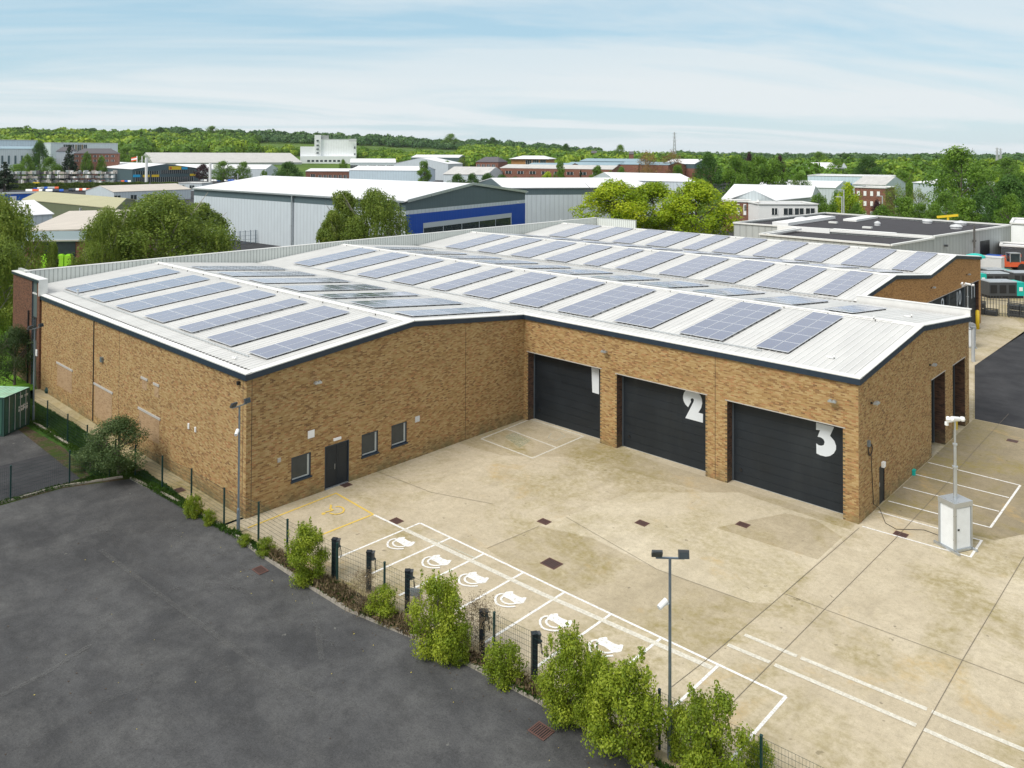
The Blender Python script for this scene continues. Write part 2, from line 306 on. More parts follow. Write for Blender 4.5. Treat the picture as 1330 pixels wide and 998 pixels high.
# left long wall (y=0) facing -Y
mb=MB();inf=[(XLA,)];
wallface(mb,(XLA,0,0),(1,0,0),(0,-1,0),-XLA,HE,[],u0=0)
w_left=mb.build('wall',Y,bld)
L0=-XLA
for x0,x1,z0,z1 in ((-28.95,-25.75,1.1,2.78),(-21.2,-18.05,.55,2.72),(-13.55,-10.55,1.2,2.7),(-13.15,-12.45,4.1,4.72),(-11.3,-10.7,4.0,4.7)):
    mb=MB();mb.poly([(x0,-.012,z0),(x1,-.012,z0),(x1,-.012,z1),(x0,-.012,z1)],[(x0,z0),(x1,z0),(x1,z1),(x0,z1)]);mb.build('brick_infill_panel',M['brick_infill'],bld)
for x0,x1,z1 in ((-29.1,-25.6,2.9),(-21.35,-17.9,2.85),(-13.7,-10.4,2.83),(-13.3,-12.3,4.85),(-11.45,-10.6,4.83)):
    mb=MB();mb.bb((x0,-.05,z1-.14),(x1,.1,z1));mb.build('lintel',M['lintel'],bld)
# front gable wall x=0 facing +X
ops=[(2.7,3.95,1.1,2.43,.12),(4.85,6.52,.0,2.46,.14),(7.4,8.62,1.16,2.48,.12),(9.62,10.84,1.16,2.48,.12)]
mb=MB();wallface(mb,(0,0,0),(0,1,0),(1,0,0),W1,HE,ops,mrev=0)
mb.poly([(0,0,HE),(0,W1,HE),(0,YR[0],HRG)],[(0,HE),(W1,HE),(YR[0],HRG)]);mb.build('wall',Y,bld)
for i,(a,b,c,e,dp) in enumerate(ops):
    if i==1:
        dr=empty('door',(-.1,(a+b)/2,0));dr.parent=bld;dr.matrix_parent_inverse=Matrix.Translation(bld.location).inverted()
        f=MB();f.bb((-.13,a,0),(-.02,a+.07,e));f.bb((-.13,b-.07,0),(-.02,b,e));f.bb((-.13,a+.07,e-.07),(-.02,b-.07,e));f.bb((-.13,a+.07,.0),(.03,b-.07,.05),1);f.build('door_frame',[M['navy'],M['steel_light']],dr)
        for k in(0,1):
            f=MB();y0=a+.08+k*(b-a-.16)/2;y1=y0+(b-a-.16)/2-.015;f.bb((-.12,y0,.06),(-.07,y1,e-.08))
            for zz in(.35,1.35):f.bb((-.07,y0+.12,zz),(-.06,y1-.12,zz+.75))
            f.build('door_leaf',M['navy_door'],dr)
        f=MB();f.tube((-.05,(a+b)/2-.12,1.0),(-.05,(a+b)/2-.12,1.3),.015,n=6);f.build('handle',M['steel_light'],dr);continue
    wn=empty('window',(-.1,(a+b)/2,c));wn.parent=bld;wn.matrix_parent_inverse=Matrix.Translation(bld.location).inverted()
    f=MB();t_=.07;f.bb((-.12,a,c),(-.03,a+t_,e));f.bb((-.12,b-t_,c),(-.03,b,e));f.bb((-.12,a+t_,e-t_),(-.03,b-t_,e));f.bb((-.12,a+t_,c),(-.03,b-t_,c+t_));f.build('window_frame',M['navy'],wn)
    f=MB();f.bb((-.03,a-.04,c-.05),(.09,b+.04,c+.025));f.build('sill',M['navy'],wn)
    f=MB();f.bb((-.10,a+t_,c+t_),(-.085,b-t_,e-t_));f.build('pane',M['glass_pane'],wn)
    f=MB();f.bb((-.084,b-.2,c+t_),(-.078,b-t_,e-t_));f.bb((-.084,a+t_,c+t_),(-.078,b-.2,c+t_+.07));f.build('blind',M['blind'],wn)
# yard wall with doors 1-3, y=W1 facing -Y
RV=.7;D3=[(.42,6.82,0,4.9),(8.15,14.58,0,4.82),(15.98,22.62,0,4.78)]
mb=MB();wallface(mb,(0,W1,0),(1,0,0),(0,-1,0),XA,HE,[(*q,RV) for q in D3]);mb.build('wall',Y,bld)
def toothed(mb,o,d,n,s,z1,side):
    z=.08
    while z<z1-.1:
        c=np.array(o)+np.array(d)*(s+side*.06)+np.array(n)*.002+np.array((0,0,z));e=np.abs(np.array(d))*.12+np.abs(np.array(n))*.012+np.array((0,0,.072));mb.box(c,e);z+=.154*1.5
for q in D3:
    mb=MB();toothed(mb,(0,W1,0),(1,0,0),(0,-1,0),q[0],q[3],-1);toothed(mb,(0,W1,0),(1,0,0),(0,-1,0),q[1],q[3],1);mb.build('quoin_bricks',M['brick_engineering'],bld)
    mb=MB();mb.bb((q[0]-.12,W1-.03,q[3]-.002),(q[1]+.12,W1+.03,q[3]+.045));mb.build('lintel',M['lintel'],bld)
def trace(pts,off,sc,ax,val):return [PL(off[0]+x/sc,off[1]+y/sc,ax,val) for x,y in pts]
DY=W1+RV-.06
T2=[(165,190),(130,230),(112,290),(110,345),(125,410),(155,465),(210,525),(270,415),(260,380),(270,352),(295,345),(320,358),(328,385),(318,420),(155,740),(505,835),(508,660),(415,632),(470,540),(492,450),(485,360),(455,290),(415,250)]
T3=[(142,130),(142,262),(215,272),(170,390),(230,405),(280,440),(300,490),(285,545),(240,560),(190,550),(145,515),(150,700),(220,735),(320,760),(400,748),(470,700),(510,630),(512,560),(480,470),(400,375),(475,210)]
T1=[(580,144),(584,273),(618,283),(618,156)]
TR=[(T1,(620,440),3.912),(T2,(880,495),15.36),(T3,(1050,540),14.26)]
for i,q in enumerate(D3):
    r=empty('roller_door',((q[0]+q[1])/2,DY,0));r.parent=bld;r.matrix_parent_inverse=Matrix.Translation(bld.location).inverted();r['label']='navy sectional door numbered %d'%(i+1)
    f=MB();n=10;hh=(q[3]+.3)/n
    for k in range(n):
        z0=k*hh+.02;z1=(k+1)*hh-.006;f.bb((q[0]+.1,DY,z0),(q[1]-.1,DY+.05,z1))
    f.bb((q[0]+.1,DY+.014,.02),(q[1]-.1,DY+.06,q[3]+.3));f.build('door_panel',M['navy_door'],r)
    f=MB();f.bb((q[0],DY-.03,0),(q[0]+.1,DY+.1,q[3]));f.bb((q[1]-.1,DY-.03,0),(q[1],DY+.1,q[3]));f.build('guide_rail',M['reveal_metal'],r)
    f=MB();f.bb((q[0]+.1,DY-.02,0),(q[1]-.1,DY+.06,.03));f.build('threshold',M['steel_light'],r)
    tr=TR[i];pts=trace(*tr[:3],1,DY-.004) if False else trace(tr[0],tr[1],tr[2],1,DY-.012)
    pts=[np.array([p[0],DY-.012,min(p[2],q[3]-.0)]) for p in pts]
    f=MB();f.prism(pts,np.array((0,.008,0)));f.build('number',M['number_white'],r)
    f=MB();f.tube((q[0]+.55,DY-.05,.75),(q[0]+.55,DY,.75),.09,n=10);f.build('lock',M['black'],r)
# right gable wall x=XA facing +X
o2=[(34.3-W1,37.3-W1,0,4.86,RV),(39.15-W1,42.2-W1,0,4.86,RV),(24.72-W1,25.58-W1,0,2.08,.12)]
mb=MB();wallface(mb,(XA,W1,0),(0,1,0),(1,0,0),W2-W1,HE,o2);mb.poly([(XA,W1,HE),(XA,W2,HE),(XA,YR[1],HRG)],[(0,HE),(W2-W1,HE),(YR[1]-W1,HRG)]);mb.build('wall',Y,bld)
for a,b in((34.3,37.3),(39.15,42.2)):
    r=empty('roller_door',(XA-RV,(a+b)/2,0));r.parent=bld;r.matrix_parent_inverse=Matrix.Translation(bld.location).inverted()
    f=MB();n=10;hh=5.1/n
    for k in range(n):f.bb((XA-RV-.05,a+.1,k*hh+.02),(XA-RV,b-.1,(k+1)*hh-.006))
    f.bb((XA-RV-.06,a+.1,.02),(XA-RV-.02,b-.1,5.));f.build('door_panel',M['navy_door'],r)
    f=MB();f.bb((XA-RV-.1,a,0),(XA-RV+.06,a+.1,4.86));f.bb((XA-RV-.1,b-.1,0),(XA-RV+.06,b,4.86));f.build('guide_rail',M['reveal_metal'],r)
    mb=MB();mb.bb((XA-.03,a-.12,4.858),(XA+.03,b+.12,4.9));mb.build('lintel',M['lintel'],bld)
    mb=MB();toothed(mb,(XA,0,0),(0,1,0),(1,0,0),a,4.86,-1);toothed(mb,(XA,0,0),(0,1,0),(1,0,0),b,4.86,1);mb.build('quoin_bricks',M['brick_engineering'],bld)
dr=empty('door',(XA-.08,25.15,0));dr.parent=bld;dr.matrix_parent_inverse=Matrix.Translation(bld.location).inverted()
f=MB();f.bb((XA-.1,24.72,0),(XA-.04,25.58,2.08));f.build('door_leaf',M['navy_door'],dr);f=MB();f.bb((XA-.04,24.8,1.0),(XA-.01,24.86,1.2));f.build('handle',M['steel_light'],dr)
# hidden north return of bay two (faces +Y) and step walls
mb=MB();wallface(mb,(XA,W2,0),(-1,0,0),(0,1,0),XA-XA2,HE,[]);mb.build('wall',Y,bld)
# far right gable x=XA2, y W2..W4 with one long recess holding doors 8-11
B1,B2=57.6,81.3
YF=[M['brick_far'],M['brick_engineering'],M['brick_infill'],M['reveal_metal']]
mb=MB();wallface(mb,(XA2,W2,0),(0,1,0),(1,0,0),W4-W2,HE,[(B1-W2,B2-W2,0,4.95,.32)])
for a,b,r in((W2,W3,YR[2]),(W3,W4,YR[3])):mb.poly([(XA2,a,HE),(XA2,b,HE),(XA2,r,HRG)],[(a-W2,HE),(b-W2,HE),(r-W2,HRG)])
mb.build('wall',YF,bld)
DW=(B2-B1)/4
def textmesh(txt,size,ext=.01):
    c=bpy.data.curves.new('numeral','FONT');c.body=txt;c.size=size;c.extrude=ext;c.align_x='CENTER';o=bpy.data.objects.new('numeral',c);COL.objects.link(o)
    bpy.context.view_layer.update();me=bpy.data.meshes.new_from_object(o.evaluated_get(bpy.context.evaluated_depsgraph_get()));COL.objects.unlink(o);bpy.data.objects.remove(o);return me
for k in range(4):
    a=B1+k*DW;b=a+DW
    r=empty('roller_door',(XA2-.3,(a+b)/2,0));r.parent=bld;r.matrix_parent_inverse=Matrix.Translation(bld.location).inverted();r['label']='navy sectional door numbered %d'%(8+k)
    f=MB();
    for j in range(10):f.bb((XA2-.33,a+.45,j*.52+.02),(XA2-.28,b-.1,j*.52+.512))
    f.bb((XA2-.38,a,.0),(XA2-.32,b,5.2));f.build('door_panel',M['navy_door'],r)
    me=textmesh(str(8+k),2.2);me.materials.append(M['number_white']);
    mm=Matrix(((0,0,1,XA2-.26),(1.0,0,0,b-1.35),(0,1,0,3.1),(0,0,0,1)));me.transform(mm);me.transform(Matrix.Scale(1,4));o=bpy.data.objects.new('number',me);COL.objects.link(o);o.parent=r;o.matrix_parent_inverse=Matrix.Translation(r.location).inverted()
    f=MB();f.bb((XA2-.25,a+.03,0),(XA2-.02,a+.26,4.95));f.build('post',M['reveal_metal'],bld)
mb=MB();mb.bb((XA2-.03,B1-.1,4.948),(XA2+.03,B2+.1,5.0));mb.build('lintel',M['lintel'],bld)
# north and west back walls
mb=MB();wallface(mb,(XA2,W4,0),(-1,0,0),(0,1,0),XA2-XB,HE,[]);mb.build('wall',YF,bld)
mb=MB();wallface(mb,(XB,W4,0),(0,-1,0),(-1,0,0),W4,HE,[]);mb.build('wall',Y,bld)
# end block at far left of y=0 wall, higher, dark brick with glazed strip
XE=-39.9;HB=8.75
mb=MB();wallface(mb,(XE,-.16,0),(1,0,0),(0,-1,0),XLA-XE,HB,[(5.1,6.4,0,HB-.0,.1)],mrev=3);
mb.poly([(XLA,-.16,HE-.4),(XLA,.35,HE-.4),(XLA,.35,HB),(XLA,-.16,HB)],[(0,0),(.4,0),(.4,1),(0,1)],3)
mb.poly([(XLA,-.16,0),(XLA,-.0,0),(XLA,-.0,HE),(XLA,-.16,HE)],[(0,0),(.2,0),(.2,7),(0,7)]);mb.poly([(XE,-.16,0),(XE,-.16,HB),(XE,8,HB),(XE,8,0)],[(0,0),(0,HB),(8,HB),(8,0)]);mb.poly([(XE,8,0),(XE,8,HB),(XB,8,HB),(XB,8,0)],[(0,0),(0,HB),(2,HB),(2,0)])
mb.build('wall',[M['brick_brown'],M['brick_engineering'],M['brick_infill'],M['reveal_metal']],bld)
f=MB();f.poly([(XE+5.1,-.06,0),(XE+6.4,-.06,0),(XE+6.4,-.06,HB),(XE+5.1,-.06,HB)],[(0,0),(1.3,0),(1.3,HB),(0,HB)]);f.build('cladding_panel',M['clad_darkgrey'],bld)
wn=empty('window',(XE+5.7,0,4.));wn.parent=bld;wn.matrix_parent_inverse=Matrix.Translation(bld.location).inverted()
f=MB();f.bb((XE+5.25,-.14,3.8),(XE+6.25,-.07,5.6));f.build('window_frame',M['black'],wn);f=MB();f.bb((XE+5.32,-.152,3.88),(XE+5.7,-.14,5.5));f.bb((XE+5.8,-.152,3.88),(XE+6.18,-.14,5.5));f.build('pane',M['glass_pane'],wn)
f=MB();f.bb((XE-.05,-.28,HB-.2),(XLA+.08,.3,HB));f.build('fascia',M['navy'],bld);f=MB();f.bb((XE-.05,-.28,HB),(XLA+.1,.42,HB+.05));f.bb((XLA+.003,-.26,HE+.02),(XLA+.1,.4,HB));f.build('parapet_cap',M['flash_white'],bld)
f=MB();f.poly([(XE,.3,HB-.02),(XB,.3,HB-.02),(XB,8,HB-.02),(XE,8,HB-.02)]);f.build('roof',M['roof_felt'],bld)
f=MB();f.tube((XE+4.5,-.24,0),(XE+4.5,-.24,6.),.06,n=6);f.tube((-21.45,-.03,.1),(-21.45,-.03,7.2),.035,n=6);f.build('downpipe',M['black'],bld)
# expansion joints
f=MB()
for x in(-21.6,-16.9,-.35):f.bb((x-.012,-.006,.05),(x+.012,.02,HE-.1))
f.bb((-.02,15.85,.05),(.006,15.875,HE));f.bb((15.2,W1-.006,.05),(15.225,W1+.02,HE));f.bb((-.02,.3,.05),(.006,.325,HE));f.build('movement_joint',M['black'],bld)
# ---------------------------------------------------------------- roof slopes
def zr(y):
    for a,r,b in((0,YR[0],W1),(W1,YR[1],W2),(W2,YR[2],W3),(W3,YR[3],W4)):
        if a<=y<=b:return HE+.10+(HRG-HE)*((y-a)/(r-a) if y<=r else (b-y)/(b-r))
    return HE+.1
slopes=[(0,YR[0],XB,0),(YR[0],W1,XB,0),(W1,YR[1],XB,XA),(YR[1],W2,XB,XA),(W2,YR[2],XB,XA2),(YR[2],W3,XB,XA2),(W3,YR[3],XB,XA2),(YR[3],W4,XB,XA2)]
for y0,y1,x0,x1 in slopes:
    z0,z1=zr(y0+1e-4),zr(y1-1e-4);mb=MB()
    if y0 in(0,W1,W2,W3):
        g=.18 if y0!=W1 else .0
    a,b=(y0+(.30 if y0 in(W2,W3) or (y0==W1) else -.12),y1) if y0 in(0,W1,W2,W3) else (y0,y1-(.30 if y1 in(W1,W2,W3) else -.12))
    z_=lambda y:z0+(z1-z0)*(y-y0)/(y1-y0)
    if y0==W1: a=y0-.1
    ov=.1
    mb.hexa([(x0,a,z_(a)-.1),(x1+ov,a,z_(a)-.1),(x1+ov,b,z_(b)-.1),(x0,b,z_(b)-.1)],[(x0,a,z_(a)),(x1+ov,a,z_(a)),(x1+ov,b,z_(b)),(x0,b,z_(b))])
    x=x0+.3
    while x<x1-.05:
        w=.045
        mb.hexa([(x-w,a+.02,z_(a)-.01),(x+w,a+.02,z_(a)-.01),(x+w,b-.02,z_(b)-.01),(x-w,b-.02,z_(b)-.01)],[(x-.02,a+.02,z_(a)+.045),(x+.02,a+.02,z_(a)+.045),(x+.02,b-.02,z_(b)+.045),(x-.02,b-.02,z_(b)+.045)],1)
        x+=.4
    mb.build('roof',[M['roof_sheet'],M['roof_rib']],bld)
for i,y in enumerate(YR):
    x1=(0,XA,XA2,XA2)[i];z=HRG+.1;f=MB();f.hexa([(XB,y-.35,z+.02-.035),(x1+.1,y-.35,z+.02-.035),(x1+.1,y+.35,z+.02-.035),(XB,y+.35,z+.02-.035)],[(XB,y-.32,z+.03),(x1+.1,y-.32,z+.03),(x1+.1,y+.32,z+.03),(XB,y+.32,z+.03)]);f.hexa([(XB,y-.05,z+.03),(x1+.1,y-.05,z+.03),(x1+.1,y+.05,z+.03),(XB,y+.05,z+.03)],[(XB,y-.02,z+.1),(x1+.1,y-.02,z+.1),(x1+.1,y+.02,z+.1),(XB,y+.02,z+.1)]);f.build('ridge_cap',M['flash_white'],bld)
    f=MB();
    # safety wire posts along ridge
    xx=XB+1.5
    while xx<x1-1:
        f.tube((xx,y-.55,z-.02),(xx,y-.55,z+.1),.035,n=6);xx+=3.
    f.tube((XB+1.5,y-.55,z+.09),(x1-1.5,y-.55,z+.09),.012,n=4);f.build('fall_arrest_line',M['gutter_dark'],bld)
for y,x1 in((W1,0.),(W2,XA2),(W3,XA2)):
    f=MB();f.bb((XB,y-.3,HE-.08),(x1,y+.3,HE-.02));xx=XB
    f.build('valley_gutter',M['gutter_dark'],bld)
    f=MB()
    while xx<x1-.3:
        f.bb((xx+.05,y-.34,HE+.06),(xx+.28,y-.24,HE+.15));xx+=.4
    f.build('gutter_fillers',M['gutter_dark'],bld)
f=MB();xx=XLA
while xx<-.4:
    f.bb((xx,.28,HE+.1),(xx+.22,.4,HE+.175));xx+=.4
f.build('eaves_fillers',M['gutter_dark'],bld)
# fascias (navy) and white eaves flashing
TF=HE+.05;BF=HE-.28
def fascia(p,q,nrm):
    p=np.array(p,float);q=np.array(q,float);n=np.array(nrm,float);f=MB();dn=np.array((0,0,-.30))
    f.hexa([p+dn,q+dn,q+dn+n*.13,p+dn+n*.13],[p,q,q+n*.13,p+n*.13],0);f.build('fascia',M['navy'],bld)
    u=np.array((0,0,.02));f=MB();f.hexa([p-n*.22+u,q-n*.22+u,q+n*.125+u,p+n*.125+u],[p-n*.22+u*6,q-n*.22+u*6,q+n*.125+u*3.2,p+n*.125+u*3.2],0);f.build('verge_flashing',M['flash_white'],bld)
e=HE+.06;rg=HRG+.08
fascia((XLA+.1,0,e),(.13,0,e),(0,-1,0))
fascia((0,-.0,e),(0,YR[0],rg),(1,0,0));fascia((0,YR[0],rg),(0,W1-.13,e),(1,0,0))
fascia((.0,W1,e),(XA+.13,W1,e),(0,-1,0))
fascia((XA,W1,e),(XA,YR[1],rg),(1,0,0));fascia((XA,YR[1],rg),(XA,W2+.2,e),(1,0,0))
for a,r,b in((W2,YR[2],W3),(W3,YR[3],W4)):fascia((XA2,a+(.3 if a==W2 else 0),e),(XA2,r,rg),(1,0,0));fascia((XA2,r,rg),(XA2,b,e),(1,0,0))
# parapets: side stub, rear (west), north-west return, bay-two north
HP=8.92
f=MB();f.poly([(XB,0.2,HE-.3),(XB,80.5,HE-.3),(XB,80.5,HP),(XB,.2,HP)],[(0,0),(80,0),(80,2),(0,2)]);f.bb((XB-.3,.2,HE-.4),(XB-.01,80.5,HP));f.build('parapet',M['clad_white'],bld)
f=MB();f.bb((XB-.32,.1,HP),(XB+.06,80.6,HP+.06));f.build('parapet_cap',M['flash_white'],bld)
yn=80.45;f=MB();f.poly([(XB,yn,HE-.3),(-30.3,yn,HE-.3),(-30.3,yn,HP),(XB,yn,HP)],[(0,0),(7,0),(7,2),(0,2)]);f.bb((XB,yn+.01,HE-.3),(-30.3,yn+.25,HP));f.bb((XB,yn-.04,HP),(-30.25,yn+.3,HP+.05),0);f.build('parapet',M['clad_white'],bld)
f=MB();f.bb((XE,.2,HP-.15),(XB-.31,.45,HP+.06));f.build('parapet',M['clad_white'],bld)
f=MB();f.bb((XA2+.14,W2-.02,HE-.3),(XA+.1,W2+.2,HE+.62));f.build('parapet',M['roof_rib'],bld)
f=MB();f.bb((XA2+.14,W2-.06,HE+.62),(XA+.16,W2+.26,HE+.68));f.build('parapet_cap',M['flash_white'],bld)
# wall fittings as separate things
def floodlight(p,n,label,**kw):
    n=np.array(n,float);a=math.atan2(n[1],n[0]);o=empty('wall_floodlight',p,a,label=label,cat='floodlight',group='floodlights fixed high on the brick walls')
    f=MB();f.box((.04,0,0),(.08,.1,.1));f.beam((.05,0,0),(.22,0,.03),.03);f.build('bracket',M['black'],o,world=False)
    f=MB();f.box((.3,0,.04),(.22,.42,.09),rx=0);f.box((.3,.1,.11),(.16,.12,.05));f.box((.3,-.1,.11),(.16,.12,.05));f.build('lamp_housing',M['steel_light'],o,world=False);return o
q=PL(409,497,0,0);floodlight(q,(1,0,0),'grey wall floodlight above the left window and double door')
q=PL(788,457,1,W1);floodlight(q,(0,-1,0),'grey wall floodlight between the tops of doors 1 and 2')
q=PL(1084,521,1,W1);floodlight(q,(0,-1,0),'grey wall floodlight above door number 3')
q=PL(1131,523.5,0,XA);floodlight(q,(1,0,0),'grey floodlight on right gable nearest the building corner')
q=PL(1207,474,0,XA);floodlight(q,(1,0,0),'grey floodlight on right gable above its first tall doorway')
q=PL(1209,374,0,XA2);floodlight(q,(1,0,0),'grey floodlight on the far gable below the roof valley')
q=PL(1255,357,0,XA2);floodlight(q,(1,0,0),'grey floodlight on the far gable above doors 10 and 11')
def wallbox(name,u,v,ax,val,n,sz,mt,label,cat):
    q=PL(u,v,ax,val);f=MB();n=np.array(n,float);c=q+n*sz[2]/2
    e=(sz[2],sz[0],sz[1]) if ax==0 else (sz[0],sz[2],sz[1]);f.box(c,e)
    b=c+n*(sz[2]/2+.004);e2=[k*.72 for k in e];e2[ax]=.012;f.box(b,e2);o=f.build(name,M[mt],None);tag(o,label,cat);return o
wallbox('sign_plate',404,564,0,0,(1,0,0),(.42,.42,.03),'white_paint','white square plate on brick between left window and door','wall plate')
wallbox('bulkhead_light',437.5,570,0,0,(1,0,0),(.5,.14,.09),'white_paint','small white bulkhead light above the double door','light')
wallbox('vent_cover',541.7,544.4,0,0,(1,0,0),(.34,.34,.06),'grey_box','pale square vent cover right of the third window','vent')
wallbox('vent_cover',362.3,597.8,0,0,(1,0,0),(.18,.22,.05),'lintel','small round buff vent left of the first window','vent')
wallbox('socket_box',245.5,553.5,1,0,(0,-1,0),(.16,.32,.05),'white_paint','left one of two tiny white plates on long wall','wall plate')
wallbox('socket_box',254.3,558,1,0,(0,-1,0),(.14,.28,.05),'white_paint','right one of two tiny white plates on long wall','wall plate')
wallbox('alarm_box',133.5,467,1,0,(0,-1,0),(.3,.34,.15),'steel','small blue-grey sounder box high on the long left wall','alarm box')
wallbox('wall_lamp',50.5,458,1,-.02,(0,-1,0),(.35,.5,.2),'white_paint','white round lamp on dark brick end block','lamp')
wallbox('camera_mount',311.5,497.5,1,0,(0,-1,0),(.18,.18,.15),'black','small dark sensor just under the roof corner','sensor')
wallbox('wall_lamp',1145.8,603,0,XA,(1,0,0),(.28,.28,.15),'white_paint','white round lamp above narrow side door','lamp')
wallbox('junction_box',1127,576,0,XA,(1,0,0),(.2,.3,.12),'steel','small grey box on right gable with coiled cable','junction box')
f=MB();c=PL(1129,584,0,XA)+V(.06,0,0)
for i in range(24):
    a=2*math.pi*i/24;b=2*math.pi*(i+1)/24
    for r in(.3,.25):f.beam(c+V(0,r*math.cos(a),r*math.sin(a)),c+V(0,r*math.cos(b),r*math.sin(b)),.03)
f.beam(c+V(0,.1,-.25),(XA+.04,c[1]+.5,.4),.03);pp=[(XA+.04,c[1]+.5,.4),(XA+.15,24.3,.02),G(1150,680),G(1164,688),G(1200,689),G(1222,697)]
for a,b in zip(pp,pp[1:]):f.beam(V(*a)+V(0,0,.02),V(*b)+V(0,0,.02),.02)
tag(f.build('power_cable',M['black']),'black cable coiled on the gable wall and run to the camera cabinet','cable')
# ---------------------------------------------------------------- solar arrays
MOD={}
def module_mesh(key):
    if key in MOD:return MOD[key]
    w,l,sl=key;mb=MB();n=V(0,-sl,1)/math.hypot(1,sl);d=V(0,1,sl)/math.hypot(1,sl)
    P=lambda x,y,z:V(x,0,0)+d*y+n*z
    a=.018;mb.poly([P(a,a,.04),P(w-a,a,.04),P(w-a,l-a,.04),P(a,l-a,.04)],[(0,0),(0,1),(1,1),(1,0)],0)
    for x0,x1,y0,y1 in((0,w,0,a),(0,w,l-a,l),(0,a,a,l-a),(w-a,w,a,l-a)):
        mb.hexa([P(x0,y0,0),P(x1,y0,0),P(x1,y1,0),P(x0,y1,0)],[P(x0,y0,.045),P(x1,y0,.045),P(x1,y1,.045),P(x0,y1,.045)],1)
    mb.poly([P(0,0,.001),P(0,l,.001),P(w,l,.001),P(w,0,.001)],None,2)
    MOD[key]=mb.mesh('solar_module',[M['solar_cell'],M['panel_frame'],M['rail']]);return MOD[key]
XR=[(-33.1,3),(-27.6,3),(-22.35,3),(-17.25,3),(-12.05,2),(-8.05,3),(-3.0,3),(1.8,3),(6.8,3),(11.85,3),(17.0,2)]
ROWS=[('slope above the long left wall',0,1.75,7,5,0),('slope behind first ridge',1,12.15,7,5,0),('slope above the numbered yard doors',2,23.2,11,5,1),('slope behind the second ridge',3,33.2,11,4,1),('yard-facing slope of third bay',4,44.0,10,5,1),('back slope of third bay',5,53.9,10,4,1),('farthest yard-facing slope',6,63.3,10,5,1)]
for rname,si,ys,nx,nc,full in ROWS:
    y0,y1,x0,x1=slopes[si];z0,z1=zr(y0+1e-4),zr(y1-1e-4);sl=(z1-z0)/(y1-y0);ml=1.68;mw=1.0
    for k in range(nx):
        px,nr=XR[k]
        if k==nx-1:nr=2 if si!=3 else 2
        if si in(0,1) and k==6:nr=2
        if si==1 and k==0:px+=.4
        zz=z0+sl*(ys-y0)+.115;dist=nx-1-k
        col='%s array from the %s, %s'%(ORD[k],'left end',rname) if k<nx/2 else '%s solar array from the %s on the %s'%(ORD[dist],'right end',rname)
        ar=empty('solar_array',(px,ys,zz),label=col,cat='solar array',group='solar arrays on the '+rname)
        gap=.02
        for r in range(nr):
            for c in range(nc):
                o=bpy.data.objects.new('solar_module',module_mesh((mw-.02,ml-.02,round(sl,5))));COL.objects.link(o);o.parent=ar
                o.location=(r*mw,c*ml,c*ml*sl)
        mb=MB()
        for c in range(nc):
            for f_ in(.25,.75):
                y=(c+f_)*ml;mb.bb((-.02,y-.02,sl*y-.075),(nr*mw+.02,y+.02,sl*y-.004))
        mb.build('mounting_rail',M['rail'],ar,world=False)
for rname,si,ys,nx,nc,full in ROWS:
    y0,y1,x0,x1=slopes[si];z0,z1=zr(y0+1e-4),zr(y1-1e-4);sl=(z1-z0)/(y1-y0);f=MB();yy=ys-.28 if si!=2 else ys-.3;zz=z0+sl*(yy-y0)+.075
    f.bb((XR[0][0]+.6,yy-.035,zz-.03),(XR[nx-1][0]+.5,yy+.035,zz+.03));f.build('cable_tray',M['conduit'],bld)
# roof bits
def pxy(u,v,lo,hi):
    p=G(u,v,HE+.8);y=min(max(p[1],lo),hi);return (p[0],y,zr(y))
for (u,v,lb) in((101,379,'thin grey stub pipe on roof near the far left corner'),(728,294.5,'small dark vent cap near the far parapet corner')):
    p=G(u,v,HE+.6);f=MB();f.tube((p[0],p[1],zr(max(.1,min(82,p[1])))-.05),(p[0],p[1],zr(max(.1,min(82,p[1])))+.5),.07,n=8);f.tube((p[0],p[1],zr(max(.1,min(82,p[1])))+.5),(p[0],p[1],zr(max(.1,min(82,p[1])))+.56),.12,n=8);tag(f.build('roof_vent',M['grey_box']),lb,'vent')
for (u,v,lb) in((305,455,'white cable tray bits beside the nearest left array'),(1079,457,'small white bracket on bare roof near door 3 gable'),(1131,423.5,'white anchor post on ridge near right gable'),(1180,413,'small white anchor near the pale parapet')):
    p=G(u,v,HE+.7);yy=max(.1,min(82,p[1]));f=MB();f.box((p[0],yy,zr(yy)+.08),(.5,.08,.07));f.box((p[0]+.2,yy,zr(yy)+.13),(.08,.08,.2));tag(f.build('roof_anchor',M['white_paint']),lb,'roof anchor')
# ================================================================ ground, yard, paint
SEAMS=[]
def sheet(name,pts,z,mat,kind='structure',world=True,**kw):
    P=[(p[0],p[1],z) for p in pts];mb=MB();mb.poly(P)
    a=0
    for i in range(len(P)):x0,y0=P[i][:2];x1,y1=P[(i+1)%len(P)][:2];a+=x0*y1-x1*y0
    if a<0:mb=MB();mb.poly(P[::-1])
    return mb.build(name,M[mat],kind=kind,**kw)
gp=lambda L,z=0.:[tuple(G(u,v,z)[:2]) for u,v in L]
AZ0=math.atan2(FW[1],FW[0])
def u_of(x,y):
    dx,dy=x-CAM[0],y-CAM[1];q=np.array((dx,dy,0.));z=q@FW
    return CX+F_*(q@RT)/z if z>1 else (-2000 if (q@RT)<0 else 3000)
UA=[(-2000,44),(250,44),(450,38),(620,26),(700,19),(800,10),(950,5),(1200,4),(3000,4)]
def terrain(x,y):
    r=math.hypot(x-CAM[0],y-CAM[1])
    if r<620:return 0.
    u=u_of(x,y);A=np.interp(u,[a for a,b in UA],[b for a,b in UA])
    t=(r-620)/1050;t=min(max(t,0),1);h=A*t
    return h*(1 if r<3500 else max(.6,1-(r-3500)/9000))
